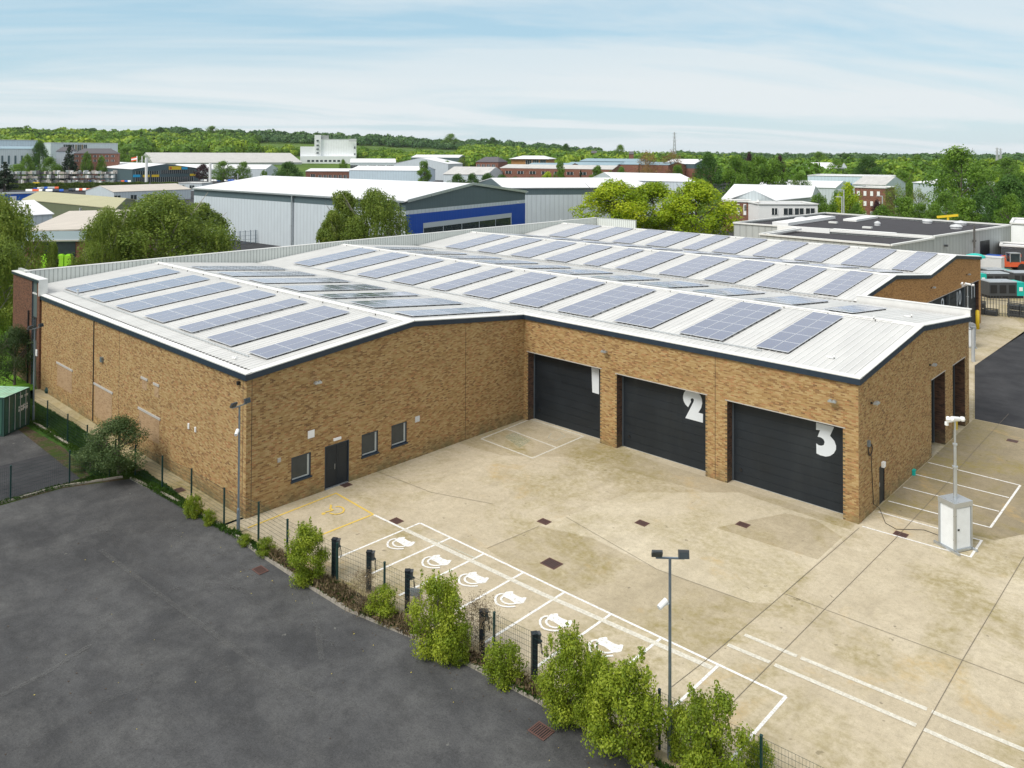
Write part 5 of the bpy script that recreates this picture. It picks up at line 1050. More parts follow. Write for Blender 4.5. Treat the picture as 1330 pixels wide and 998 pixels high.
# raise ridge to match
L=np.linalg.norm((C1-A1)[:2]);dg=(C1-A1)/L
apex=zat((A1+C1)/2,239.5,617)-10.6
bpy.data.objects.remove(o_children['roof']);
nn=np.array((dg[1],-dg[0],0));nn=nn if nn@(CAM-A1)>0 else -nn
m=(A1+C1)/2+V(0,0,apex);f=MB()
up=V(0,0,.12);ex=nn*.5
for p,q,side in((A1,m,-1),(m,C1,1)):
    e=dg*.5*side;p2=p+(e if side<0 else 0)+ex;q2=q+(e if side>0 else 0)+ex
    bk=Dv*1.005;P_=[p2,q2,q2+bk,p2+bk]
    f.hexa([x for x in P_],[x+V(0,0,.18) for x in P_])
f.build('roof',M['roof_white'],o)
f=MB();f.poly([A1+nn*.03,C1+nn*.03,m+nn*.03],[(0,0),(L,0),(L/2,apex)]);f.build('gable_panel',M['clad_dark'],o)
f=MB();
for p,q in((A1,m),(m,C1)):f.beam(p+nn*.45+V(0,0,.1),q+nn*.45+V(0,0,.1),.15,.5)
f.build('verge_trim',M['steel_light'],o)
# gable bands: dark below eave to 8.2, blue 8.2->0
f=MB();
z1=lambda s:zat(A1+dg*s,0)
f.poly([V(*(A1+nn*.04)[:2],0),V(*(C1+nn*.04)[:2],0),V(*(C1+nn*.04)[:2],8.3),V(*(A1+nn*.04)[:2],8.3)],[(0,0),(L,0),(L,8.3),(0,8.3)]);f.build('blue_cladding',M['clad_blue'],o)
s0,s1=.12*L,.86*L
def sl(s,z):return A1[:2]+dg[:2]*s,z
def gb(s0,s1,z0,z1,pr,part,mat):
    f=MB();a=A1+dg*s0;b=A1+dg*s1;f.hexa([V(*(a)[:2],z0),V(*(b)[:2],z0),V(*(b+nn*pr)[:2],z0),V(*(a+nn*pr)[:2],z0)],[V(*(a)[:2],z1),V(*(b)[:2],z1),V(*(b+nn*pr)[:2],z1),V(*(a+nn*pr)[:2],z1)]);return f.build(part,M[mat],o)
gb(s0,s1,2.0,6.5,.1,'grey_panel','clad_light')
k=5
for i in range(k):
    a=s0+.15+(s1-s0-.3)*i/k;b=s0+(s1-s0-.3)*(i+1)/k-.1;gb(a,b,4.0,5.6,.14,'window','glass_dark')
for fr,part in((.02,'downpipe'),(.46,'downpipe')):
    p=A1+(A_-B_)*fr;lw=(A_-B_)/np.linalg.norm(A_-B_);n2=np.array((lw[1],-lw[0],0));n2=n2 if n2@(CAM-p)>0 else -n2
    f=MB();f.beam(V(*(p+n2*.25)[:2],0),V(*(p+n2*.25)[:2],10.5),.32);f.build(part,M['steel_light'],o)
p=A1+Dv*.97;
f=MB();a=A1+n2*.35+V(0,0,-.05);f.beam(a,a+Dv,.25,.3);f.build('gutter',M['steel_light'],o)
f=MB();q=RD(671,263,170);f.box(q,(.8,.5,.3));tag(f.build('floodlight',M['white_paint']),'white light on bracket by right end of blue gable','floodlight')
# B: second grey warehouse behind
P0=RD(655,247,186);P1=RD(850,241.6,196);dd=(P1-P0);dd[2]=0;dd/=np.linalg.norm(dd);nb=np.array((-dd[1],dd[0],0));nb=nb if nb@(P0-CAM)>0 else -nb
o=shed('grey_warehouse','pale grey warehouse with dark eaves band behind the blue gabled one',P0,P1,nb*38,'par',1.7,wall='clad_light',band=1.6,roofm='roof_white')
f=MB();p=RD(727.5,246,190);n2=-nb;f.beam(V(*(p+n2*.4)[:2],0),V(*(p+n2*.4)[:2],p[2]),.35);f.build('downpipe',M['steel_light'],o)
P0=RD(800,236,265);P1=RD(905,235,255);o=shed('white_roofed_unit','white gabled roof of a unit just beyond the bright trio of trees',P0,P1,nb*26,'par',2.2,wall='clad_light',roofm='roof_white')
# C: flat roofed grey building
ZC=6.5;Q=[V(-31,113,ZC),V(2.2,113,ZC),V(6.2,144.8,ZC),V(-28.9,150,ZC)];Bk=[V(-19.5,99.6,ZC-.1),V(.7,98.2,ZC-.1),V(2.2,112.9,ZC-.1),V(-19.5,112.9,ZC-.1)]
o=empty('flat_roof_building',(-14,125,0),label='grey flat-roofed industrial building with black felt roof beyond the warehouse',cat='building')
def polybld(Q,z,wall,roofm,o,par=.45):
    f=MB();n=len(Q)
    for i in range(n):
        a,b=Q[i],Q[(i+1)%n];L=np.linalg.norm(b-a);f.poly([V(*a[:2],0),V(*b[:2],0),V(*b[:2],z),V(*a[:2],z)],[(0,0),(L,0),(L,z),(0,z)])
    f.build('wall',M[wall],o);f=MB();f.poly([V(*q[:2],z-.35) for q in Q]);f.build('roof',M[roofm],o)
    f=MB()
    for i in range(n):
        a,b=Q[i],Q[(i+1)%n];f.beam(V(*a[:2],z+.05),V(*b[:2],z+.05),par,.25)
    f.build('parapet',M['flash_white'],o)
polybld(Q,ZC,'clad_concrete','roof_felt',o);polybld(Bk,ZC-.25,'clad_concrete','roof_felt',o)
f=MB();f.bb((-26,118,ZC-.3),(-23,140,ZC+.25));f.bb((-14,113.5,ZC-.3),(-4,116,ZC+.0));f.bb((-20,136,ZC-.3),(-17.5,148,ZC+.1));f.build('roof_duct',M['white_paint'],o)
for (x,y,r_) in((-26,131,1.3),(-7,143,.8),(0,134.5,.9),(-1.5,143.5,1.0),(-12,131,.5)):
    f=MB();f.lathe((x,y,ZC-.35),[(r_,0),(r_,.35),(r_*1.15,.4),(r_*.9,.65),(0,.85)],14);f.build('roof_vent',M['grey_box'],o,smooth=False)
f=MB();f.box((-19.2,129,ZC-.1),(1.5,.8,.3));f.box((-11,123,ZC-.1),(1.5,.8,.3));f.build('rooflight',M['flash_white'],o)
f=MB();p=V(4.6,125,0);f.tube((5.0,125,4),(5.0,125,7.6),.16,n=8);f.tube((5.0,125,4),(5.3,123.5,3.2),.16,n=8);f.build('flue',M['gutter_dark'],o)
f=MB();f.poly([(4.62,130.5,0),(5.15,134.5,0),(5.15,134.5,4.6),(4.62,130.5,4.6)]);
x=lambda y:2.2+(y-113)*4/31.8+.06
f=MB();f.hexa([(x(131)-.1,131,0),(x(131),131,0),(x(135),135,0),(x(135)-.1,135,0)],[(x(131)-.1,131,4.6),(x(131),131,4.6),(x(135),135,4.6),(x(135)-.1,135,4.6)]);f.build('doorway',M['black'],o)
for y in(105,117,128):
    xx=(.7+(y-98.2)*1.5/14.8 if y<113 else x(y))+.2;f=MB();f.box((xx,y,4.9),(.4,.6,.3));f.build('wall_light',M['charcoal'],o)
f=MB();f.bb((-22.6,112.6,3.9),(-13.5,112.98,6.7));f.build('sign_board',M['white_paint'],o);f=MB();f.bb((-22.3,112.7,0),(-19.6,112.96,3.8));f.build('doorway',M['black'],o)
f=MB()
for i,(a,b,c) in enumerate(((-20.5,-17.2,5.4),(-17.0,-15.2,5.35),(-14.9,-14.2,5.6))):f=MB();f.bb((a,112.56,c-.3),(b,112.6,c+.25));f.build('sign_lettering',M['roof_blue'],o)
f=MB();f.bb((-18.5,99.3,ZC-.3),(-18.0,112,ZC+.0));f.build('roof_kerb',M['flash_white'],o)
f=MB();p=RD(1267,329.5,118);f.lathe((p[0],p[1],p[2]-.5),[(1.15,0),(1.1,.25),(.6,.45),(0,.55)],14);f.tube((p[0],p[1],0),(p[0],p[1],p[2]-.5),.4,n=10);tag(f.build('teal_tank',M['teal'],smooth=True),'teal domed tank top peeping over the far gable','tank')
f=MB();p=RD(1238,281.5,200);f.beam(p-V(3.2,0,.3),p+V(1.0,0,.35),.5);f.tube((p[0]-1,p[1],0),(p[0]-1,p[1],p[2]),.25,n=8);tag(f.build('yellow_boom',M['yellow_paint']),'yellow boom arm showing above the black flat roof','machine')
# store with signs
P0=RD(172,219.5,535);P1=RD(257,219.5,555);Dd=RD(99,219,655)-P0
o=shed('showroom','long dark glass-fronted showroom with yellow and blue fascia signs',P0,P1,Dd,'perp',RD(228,212.5,545)[2]-P0[2],wall='teal_clad',roofm='roof_white',over=.8)
zb=0;dv=(P1-P0)[:2];Ls=np.linalg.norm(dv);z_=lambda v:zat((P0+P1)/2,v)
facade(o,P0,P1,0,[(2,Ls-3,z_(237),z_(230),'window','glass_dark',.1),(2,Ls*.38,z_(226.5),z_(222),'window','glass_dark',.1),(Ls*.42,Ls*.95,z_(226),z_(221),'window','glass_dark',.1)])
facade(o,P0,P1,0,[(Ls*.01,Ls*.11,z_(229.5),z_(226.3),'sign','blue_sign',.3),(Ls*.15,Ls*.25,z_(229.8),z_(226.8),'sign','yellow_sign',.3),(Ls*.28,Ls*.39,z_(229.8),z_(226.8),'sign','yellow_sign',.3),(Ls*.54,Ls*.73,z_(220.8),z_(216.3),'sign','yellow_sign',.3),(Ls*.74,Ls*.83,z_(220.6),z_(217.6),'sign','blue_sign',.3),(Ls*.87,Ls*.96,z_(229.5),z_(226.6),'sign','yellow_sign',.3),(Ls*.55,Ls*.58,z_(220),z_(217.2),'sign','orange',.34)]) if 'yellow_sign' in M else None
for u,vt,vb,lb,fl in((178,203,219,'flagpole with red and white flag above showroom roof',True),(184.5,203,219,'bare thin flagpole beside the flag above showroom',False),(190.3,205,240,'tall white totem pole before the showroom',False),(273,212,237,'tall pale mast right of the copper tree',False)):
    d=470 if u in(190.3,273) else 600;p=RD(u,vt,d);g=RD(u,vb,d);r_=(.75 if u in(190.3,273) else .25);f=MB();f.tube((p[0],p[1],0),(p[0],p[1],p[2]),r_,n=8)
    o2=empty('flagpole' if d==600 else 'mast',(p[0],p[1],0),label=lb,cat='flagpole' if d==600 else 'mast');f.build('pole',M['white_paint'],o2)
    if fl:
        f=MB();rt=RT0;a=p-V(0,0,.3)
        for k in range(3):
            q=[a-rt*0+V(0,0,-k*.9),a-rt*4+V(0,0,-k*.9-.8),a-rt*4+V(0,0,-k*.9-1.7),a+V(0,0,-(k+1)*.9)]
            f.prism(q,np.array((.05,.05,0)),0 if k!=1 else 1)
        f.build('flag',[M['orange'],M['white_paint']],o2)
# goods racks
gd=random.Random(5)
for i in range(9):
    u=14+i*16.5;p=RD(u,0,475-i*1.);o=empty('goods_rack',(p[0],p[1],0),math.atan2(RT0[1],RT0[0]),label='%s rack from the left stacked with building goods behind the long hedge'%ORD[i],cat='rack',group='goods racks behind the hedge')
    f=MB();
    for x_ in(-3,0,3):
        for y_ in(-.6,.6):f.bb((x_-.1,y_-.1,0),(x_+.1,y_+.1,8.2))
    for z in(2.6,5.0,7.2):f.bb((-3.2,-.7,z-.12),(3.2,.7,z))
    f.build('rack_frame',M['charcoal'],o,world=False)
    for z in(.3,2.6,5.0,7.2):
        f=MB();x_=-3.
        while x_<2.6:
            w=gd.uniform(.7,1.6);h=gd.uniform(.8,1.9);f.box((x_+w/2,0,z+h/2),(w*.92,1.2,h),0,gd.randrange(5));x_+=w
        f.build('stacked_goods',[M['white_paint'],M['lintel'],M['roof_cream'],M['steel_light'],M['roof_slate']],o,world=False)
for u,v,c,lb in((47,240,'yellow_sign','small yellow board in the racked goods yard'),(77,242,'yellow_sign','yellow board just above the long hedge'),(40,243.5,'blue_sign','light blue board above the left part of hedge'),(122,241,'yellow_sign','small yellow board near the parked vans')):
    if c in M:
        p=RD(u,v,458);f=MB();f.box(p,(3.2,.3,2.4),math.atan2(RT0[1],RT0[0]));f.tube((p[0],p[1],0),(p[0],p[1],p[2]-1),.15,n=6);tag(f.build('sign',M[c]),lb,'sign')
# far buildings
def far(name,label,u0,u1,v0,v1,d0,d1,depth,roof='par',rise=2.,wall='clad_light',roofm='roof_white',band=None,base=None,wins=None,vb=None,**k):
    P0=RD(u0,v0,d0);P1=RD(u1,v1,d1);dd=(P1-P0);dd[2]=0;dd/=np.linalg.norm(dd);n=np.array((-dd[1],dd[0],0));n=n if n@(P0-CAM)>0 else -n
    o=shed(name,label,P0,P1,n*depth,roof,rise,wall=wall,roofm=roofm,band=band,base=base,**k);L=np.linalg.norm((P1-P0)[:2]);z=(P0[2]+P1[2])/2
    if wins:
        for (zt,zb_,cnt,frac,mat,s0,s1) in wins:
            its=[]
            for i in range(cnt):
                a=L*(s0+(s1-s0)*i/cnt);b=a+L*(s1-s0)/cnt*frac;its.append((a,b,z-zb_,z-zt,'window',mat,.12))
            facade(o,P0,P1,0,its)
    return o
far('long_grey_shed','long weathered grey shed with ribbed roof behind the showroom',199,392,210,213,760,800,60,'par',9,wall='clad_concrete',roofm='roof_old')
far('white_low_shed','low white-roofed shed in front of the long grey shed',219,345,217,222,640,610,25,'par',3.0,wall='clad_light')
# white factory
o=far('white_factory','tall white windowless factory block rising above the trees',417,463,181,181.5,824,824,32,'flat',0,wall='clad_factory',wins=[(7,9.5,1,.9,'glass_dark',.93,.98),(14,16,1,.9,'glass_dark',.93,.98),(21,23,1,.9,'glass_dark',.93,.98)])
P0=RD(408,178,822);P1=RD(417,178,822);
def addbox(o,u0,u1,vt,vb,d,dep,mat,part):
    P0=RD(u0,vt,d);P1=RD(u1,vt,d);z0=RD(u0,vb,d)[2];dd=P1-P0;dd[2]=0;n=np.array((-dd[1],dd[0],0));n/=np.linalg.norm(n);n=n if n@(P0-CAM)>0 else -n
    f=MB();B=[P0,P1,P1+n*dep,P0+n*dep];f.hexa([V(*b[:2],z0) for b in B],[V(*b[:2],P0[2]) for b in B]);return f.build(part,M[mat],o)
addbox(o,408.5,417,175.5,222,822,20,'clad_factory','stair_tower');addbox(o,390,409,190.5,222,823,25,'clad_factory','side_wing');addbox(o,417,427,176,181,826,20,'clad_concrete','plant_room');addbox(o,390,462,203,222,818,10,'clad_factory','front_wing')
addbox(o,453,463,180.5,184,819,2,'grey_box','roof_grille')
for v in(182,188,193,198):addbox(o,411,414,v,v+1.6,821,1,'glass_dark','window')
for i in range(9):addbox(o,399+i*5.6,402.5+i*5.6,208,210.5,817.5,.6,'glass_dark','window')
addbox(o,408,422,214,217,817,1,'black','loading_bay')
# rows
far('brick_office_shed','long white-roofed shed with red brick office end and ribbon windows',397,453,222,223.5,450,446,28,'par',1.2,wall='brick_red',wins=[(2,4.2,6,.62,'glass_pane',.3,1.),(1.6,4.6,1,1,'glass_pane',.12,.22)])
far('pale_blue_shed','pale blue clad shed with white roof behind the large grey roof',453.5,546,221,222.5,446,432,28,'par',2.2,wall='clad_sky',base=3.,basem='brick_red')
far('low_glazed_unit','low white unit with dark posts beside the tall factory',455,514,211,212,640,640,20,'par',3,wall='clad_light',wins=[(2,5,5,.8,'glass_pane',0,1)])
far('white_sheds','cluster of small white-roofed sheds in front of bright trees',512,582,212,214,560,545,30,'perp',4,wall='clad_light')
far('dark_long_shed','long dark blue shed with white roof below the woodland',534,596,204.3,205.5,760,750,40,'par',2.5,wall='dark_clad')
far('ribbed_white_shed','white shed with ribbed roof left of the dark evergreens',576,632,226,228,360,352,24,'par',3.2,wall='clad_light',roofm='roof_old',base=1.6,basem='brick_red')
far('brick_hip_office','brick office with dark hipped roof among trees',618,647,210.5,211,520,515,20,'hip',3.2,wall='brick_red',roofm='roof_slate',wins=[(1.5,4,4,.6,'glass_dark',.05,.95)])
far('round_roof_hall','orange brick hall with shallow white dome roof',664,711,206.8,206.8,560,555,30,'hip',2.2,wall='brick_far',roofm='roof_white',wins=[(.6,3.8,3,.8,'glass_dark',.4,1)],over=1.5)
far('brick_terrace','long low brown brick terrace nearest behind the white roofs',650,795,217.5,221.5,372,350,16,'par',1.6,wall='brick_red',roofm='roof_old',wins=[(1.3,2.6,8,.5,'glass_pane',.05,.95)])
far('blue_roof_unit','left one of the blue-grey roofed brick units',684,740,214.5,216.5,430,422,18,'par',1.3,wall='brick_red',roofm='roof_blue',wins=[(1.2,2.8,4,.5,'white_paint',.05,.95)])
far('blue_roof_unit','middle one of the blue-grey roofed brick units',732,800,213.5,216,440,425,18,'par',1.4,wall='brick_red',roofm='roof_blue',wins=[(1.2,2.8,5,.5,'white_paint',.05,.95)])
far('blue_roof_unit','rear blue-grey roofed unit below the wooded rise',753,830,208.8,211,520,505,22,'par',1.6,wall='roof_blue',roofm='roof_blue')
far('blue_roof_unit','right one of the blue-grey roofed units behind bronze trees',800,868,213,215.5,430,415,20,'par',1.3,wall='brick_red',roofm='roof_blue')
far('blue_roof_unit','small dark blue roofed unit left of the tall dark tree',862,902,212.5,213.5,440,430,18,'par',2.4,wall='brick_red',roofm='roof_white',band=2.4,bandm='teal_clad')
far('far_house','grey roofed house on the wooded rise left of bronze trees',817,823,200.5,200.5,760,760,8,'par',2.5,wall='brick_red',roofm='roof_slate')
far('far_house','brick house with pale windows on the wooded rise',768,775,199,199,900,900,8,'par',2.5,wall='brick_red',roofm='roof_slate')
# left far
far('white_shed','largest white shed at the far left below the hillside woods',-70,49,181.5,182.5,600,600,50,'flat',0,wall='clad_sky',wins=[(13,15.5,5,.2,'glass_dark',.3,1)])
far('grey_low_shed','low grey-white depot with door bays at far left',-60,44,193,194,560,560,20,'par',1.5,wall='clad_light',roofm='roof_blue',wins=[(4,9,6,.3,'teal_clad',.5,1)])
far('white_entrance_shed','white shed with dark entrance and brick pillars behind offices',66,153,185.2,186.8,680,690,40,'flat',0,wall='clad_light',wins=[(1.2,7,1,1,'glass_dark',.18,.34),(1.2,7.5,1,1,'brick_red',.35,.38),(1.2,7,1,1,'glass_dark',.385,.44),(1.2,7.5,1,1,'brick_red',.445,.47),(1.2,7,1,1,'glass_dark',.475,.53)])
far('brick_offices','red brick two-storey offices with dark hipped roofs at far left',96,154,199,200.5,600,598,16,'hip',3.4,wall='brick_red',roofm='roof_slate',wins=[(1,2.4,7,.5,'glass_pane',.03,.97),(4,5.4,7,.5,'glass_pane',.03,.97)])
far('brick_offices','small brick office wing with dark roof left of the two-storey offices',73,95,196,198,620,618,14,'hip',3.,wall='clad_light',roofm='roof_slate')
# olive shed
P0=RD(30,261,235);P1=RD(150,270,190);P2=RD(176,262,222)
o=shed('olive_shed','olive green clad shed with pale yellowish roof left of the birches',P0,P1,(P2-P1),'par',1.3,wall='clad_green',roofm='roof_olive')
for fr in(.19,.66):
    p=P0+(P1-P0)*fr;p=p+(CAM-p)/np.linalg.norm(CAM-p)*.35;f=MB();f.beam(V(*p[:2],0),V(*p[:2],P0[2]-.3),.4);f.build('downpipe',M['conduit'],o)
# blue portakabins
o=far('blue_cabins','long low blue cabin with pale roof at the left edge',-20,60,253,251,330,335,8,'flat',0,wall='blue_clad',roofm='roof_blue',wins=[(.8,4,1,1,'white_paint',.40,.5)])
far('white_unit','white sloping roof of a unit glimpsed behind the left willow',-20,68,283,279.5,170,175,14,'par',2.4,wall='clad_light',roofm='roof_white')
far('cream_shed','low grey shed with cream roof beyond the parked cars',148,248,249,247,330,345,22,'par',2.0,wall='clad_light',roofm='roof_cream',wins=[(1.3,3,3,.4,'glass_dark',.0,.6)])
far('white_kiosk','small white canopy building right of the low hedge',232,262,237.5,239,420,415,12,'flat',0,wall='clad_light',wins=[(1,3,2,.5,'glass_dark',.05,.9)])
# brick unit with lime sacks
P0=RD(56,314.5,125);P1=RD(150,311,122);dd=P1-P0;dd[2]=0;Lb=np.linalg.norm(dd);dd/=Lb;n=np.array((-dd[1],dd[0],0));n=n if n@(P0-CAM)>0 else -n
o=shed('brick_unit','red-brown brick unit with deep white fascia and pale ribbed roof',P0+dd*-2.2,P1,n*30,'par',.1,wall='brick_red',roofm='roof_cream')
zf=P0[2];f=MB();a=P0-dd*2.4-n*.15;b=P1-n*.15;f.hexa([V(*a[:2],zf),V(*b[:2],zf),V(*(b+n*.3)[:2],zf),V(*(a+n*.3)[:2],zf)],[V(*a[:2],zf+1.45),V(*b[:2],zf+1.45),V(*(b+n*.3)[:2],zf+1.45),V(*(a+n*.3)[:2],zf+1.45)]);f.build('fascia',M['clad_sky'],o)
f=MB();f.hexa([a+V(0,0,1.4)+0*n,b+V(0,0,1.4),b+n*16+V(0,0,2.9),a+n*16+V(0,0,2.9)],[a+V(0,0,1.55),b+V(0,0,1.55),b+n*16+V(0,0,3.05),a+n*16+V(0,0,3.05)]);f.hexa([a+n*16+V(0,0,2.9),b+n*16+V(0,0,2.9),b+n*31+V(0,0,1.3),a+n*31+V(0,0,1.3)],[a+n*16+V(0,0,3.05),b+n*16+V(0,0,3.05),b+n*31+V(0,0,1.45),a+n*31+V(0,0,1.45)]);f.build('roof',M['roof_cream'],o)
f=MB();s=.1
a=P0+dd*s-n*.06;b=P0+dd*4.1-n*.06;f.hexa([V(*a[:2],0),V(*b[:2],0),V(*(b+n*.05)[:2],0),V(*(a+n*.05)[:2],0)],[V(*a[:2],zf),V(*b[:2],zf),V(*(b+n*.05)[:2],zf),V(*(a+n*.05)[:2],zf)]);f.build('window',M['glass_dark'],o)
for k in range(4):
    s=.2+k*.98;a=P0+dd*s-n*.8;f=MB();zt=zat(a,331.5);f.box((a[0]+dd[0]*.42,a[1]+dd[1]*.42,zt/2),(.85,.8,zt),math.atan2(dd[1],dd[0]));f.box((a[0]+dd[0]*.42,a[1]+dd[1]*.42,zt+.06),(.5,.5,.12),math.atan2(dd[1],dd[0]));tag(f.build('bulk_sack',M['lum_green']),'%s fluorescent green sack from the left before the dark window'%ORD[k],'sack',group='fluorescent green sacks by the brick unit')
# right side
far('white_hall','large white-roofed hall with broad low roof right of the bright trio',938,1052,261,259,235,232,40,'par',3.4,wall='clad_grey',roofm='roof_white')
far('gabled_grey_unit','grey gabled clad unit above a red brick wing',951,1008,259.5,260,215,210,22,'perp',2.4,wall='clad_grey',roofm='roof_white',over=.4)
far('brick_wing','red brick wing with tall white windows and flat white roof edge',938,985,262.5,262.5,205,205,8,'flat',0,wall='brick_red',wins=[(.5,3.2,5,.42,'white_paint',.05,.95),(.7,2.2,5,.3,'glass_dark',.07,.97)])
far('white_office','white single-storey office with dark window band',985,1062,267.5,264,198,203,10,'flat',0,wall='white_paint',wins=[(.9,2.4,1,1,'glass_pane',.22,.32),(.9,2.4,3,.85,'glass_pane',.42,.98)])
far('cream_hall','long cream-roofed hall behind the large white hall',980,1085,242.5,244,330,325,50,'par',1.8,wall='clad_light',roofm='roof_white')
far('dark_warehouse','dark teal clad warehouse with white roof on the right skyline',1033,1081,219.5,219.5,520,515,40,'hip',3.6,wall='dark_clad',roofm='roof_white',wins=[(4,7,1,1,'teal',.2,.6)])
far('grey_long_unit','long pale grey unit with blue trims left of the brick block',1049,1155,229,229.5,400,395,30,'flat',0,wall='clad_sky',wins=[(3.2,5.2,1,1,'blue_clad',.04,.14),(3.2,5.2,1,1,'blue_clad',.5,.56)])
far('grey_roof_unit','pale roofed unit directly above the three-storey brick block',1108,1150,240.5,240,300,297,24,'par',2.6,wall='clad_light',roofm='roof_old')
far('brick_block','three-storey red brick block with white windows behind trees',1110,1150,244,244.5,262,260,12,'flat',0,wall='brick_red',wins=[(1,2.4,4,.42,'white_paint',.08,.95),(4,5.4,4,.42,'white_paint',.08,.95),(7,8.4,4,.42,'white_paint',.08,.95)])
far('white_gable_unit','white gabled unit left of the giant tree',1186,1214,239,237.5,300,290,24,'par',1.5,wall='clad_light',roofm='roof_white')
far('brick_house','red roofed brick house by the dark warehouse',1081,1092,217,217,540,540,9,'perp',3,wall='brick_red',roofm='roof_slate')
far('pale_roof_house','pale gabled house right of the red roofed house',1092,1100,217,217,545,545,9,'perp',2.5,wall='clad_light',roofm='brick_red')
far('pale_shed_end','pale grey shed end at the right edge beside the plant yard',1313,1420,290,296,178,178,14,'flat',0,wall='clad_factory',band=None)
f=MB();p=RD(1316,321,138);q=RD(1345,323,138);dd=(q-p);dd[2]=0;dd/=np.linalg.norm(dd);n=np.array((-dd[1],dd[0],0));n=n if n@(p-CAM)>0 else -n
far('dark_store_shed','dark grey store shed behind the red telehandler',1300,1345,320,322,159,159,6,'flat',0,wall='charcoal')
# pylons / masts on skyline
def pylon(u,vt,vb,d,label,w):
    p=RD(u,vt,d);g=RD(u,vb,d);z0=terrain(p[0],p[1]);o=empty('pylon',(p[0],p[1],z0),label=label,cat='pylon');f=MB();H_=p[2]-z0;rt=RT0
    L=lambda sx,sy,z:V(p[0],p[1],0)+rt*sx*w*(1-.8*(z/H_))+np.array((-rt[1],rt[0],0))*sy*w*(1-.8*(z/H_))+V(0,0,z0+z)
    for sx in(-1,1):
        for sy in(-1,1):f.beam(L(sx,sy,0),L(sx,sy,H_),.5)
    for k in range(8):
        z=H_*k/8;z2=H_*(k+1)/8
        for sy in(-1,1):f.beam(L(-1,sy,z),L(1,sy,z2),.28);f.beam(L(1,sy,z),L(-1,sy,z2),.28)
    f.build('lattice',M['conduit'],o)
    for z in(.72,.84,.96):f=MB();f.beam(V(p[0],p[1],z0+H_*z)-rt*w*1.6,V(p[0],p[1],z0+H_*z)+rt*w*1.6,.35);f.build('cross_arm',M['conduit'],o)
pylon(876,172,198,1300,'lattice pylon on the skyline above the bronze trees',2.8);pylon(1295,192,225,900,'left one of two thin lattice pylons on the right skyline',1.2);pylon(1299.5,193,222,960,'right one of two thin lattice pylons on the right skyline',1.2)
# parked cars
def carmesh(nm,mat):
    f=MB();prof=[(-2.1,.35),(-2.15,.75),(-1.9,.95),(-1.2,1.0),(-.6,1.42),(.8,1.45),(1.45,1.02),(2.05,.9),(2.15,.6),(2.1,.35)]
    f.prism([V(x,-.85,z) for x,z in prof],V(0,1.7,0),0)
    gl=[(-1.12,1.02),(-.57,1.38),(.77,1.40),(1.35,1.04)]
    f.prism([V(x,-.87,z) for x,z in gl],V(0,1.74,0),1)
    for x in(-1.3,1.3):
        for y in(-.9,.7):f.tube((x,y,.32),(x,y+.2,.32),.32,n=10,m=2)
    return f.mesh(nm,[M[mat],M['glass_dark'],M['tyre']])
CM=[carmesh('car','white_paint'),carmesh('car','white_paint'),carmesh('car','steel_light'),carmesh('car','navy'),carmesh('car','blue_clad'),carmesh('car','charcoal'),carmesh('car','orange')]
cr=random.Random(8);rowt=0
CN=['white','white','silver','navy','bright blue','charcoal','red']
for (ua,ub,v,rn) in((100,172,237.6,'row in front of the showroom racks'),(262,332,236.4,'row beside the copper tree'),(88,145,244.8,'back row beside the hedge'),(92,146,248.8,'second row from the hedge'),(24,78,246.5,'left row next to blue cabins'),(36,84,250,'row just above the olive roof')):
    n=int((ub-ua)/4.2)
    for i in range(n):
        g=G(ua+(ub-ua)*i/n,v);k=cr.randrange(7);o=bpy.data.objects.new('parked_car',CM[k]);COL.objects.link(o);o.location=(g[0],g[1],0);o.rotation_euler=(0,0,math.atan2(FW[1],FW[0])+.5+cr.uniform(-.05,.05));tag(o,'%s car, %s from the left in the %s'%(CN[k],ORD[min(i,19)],rn),'car',group='parked cars behind the olive shed')
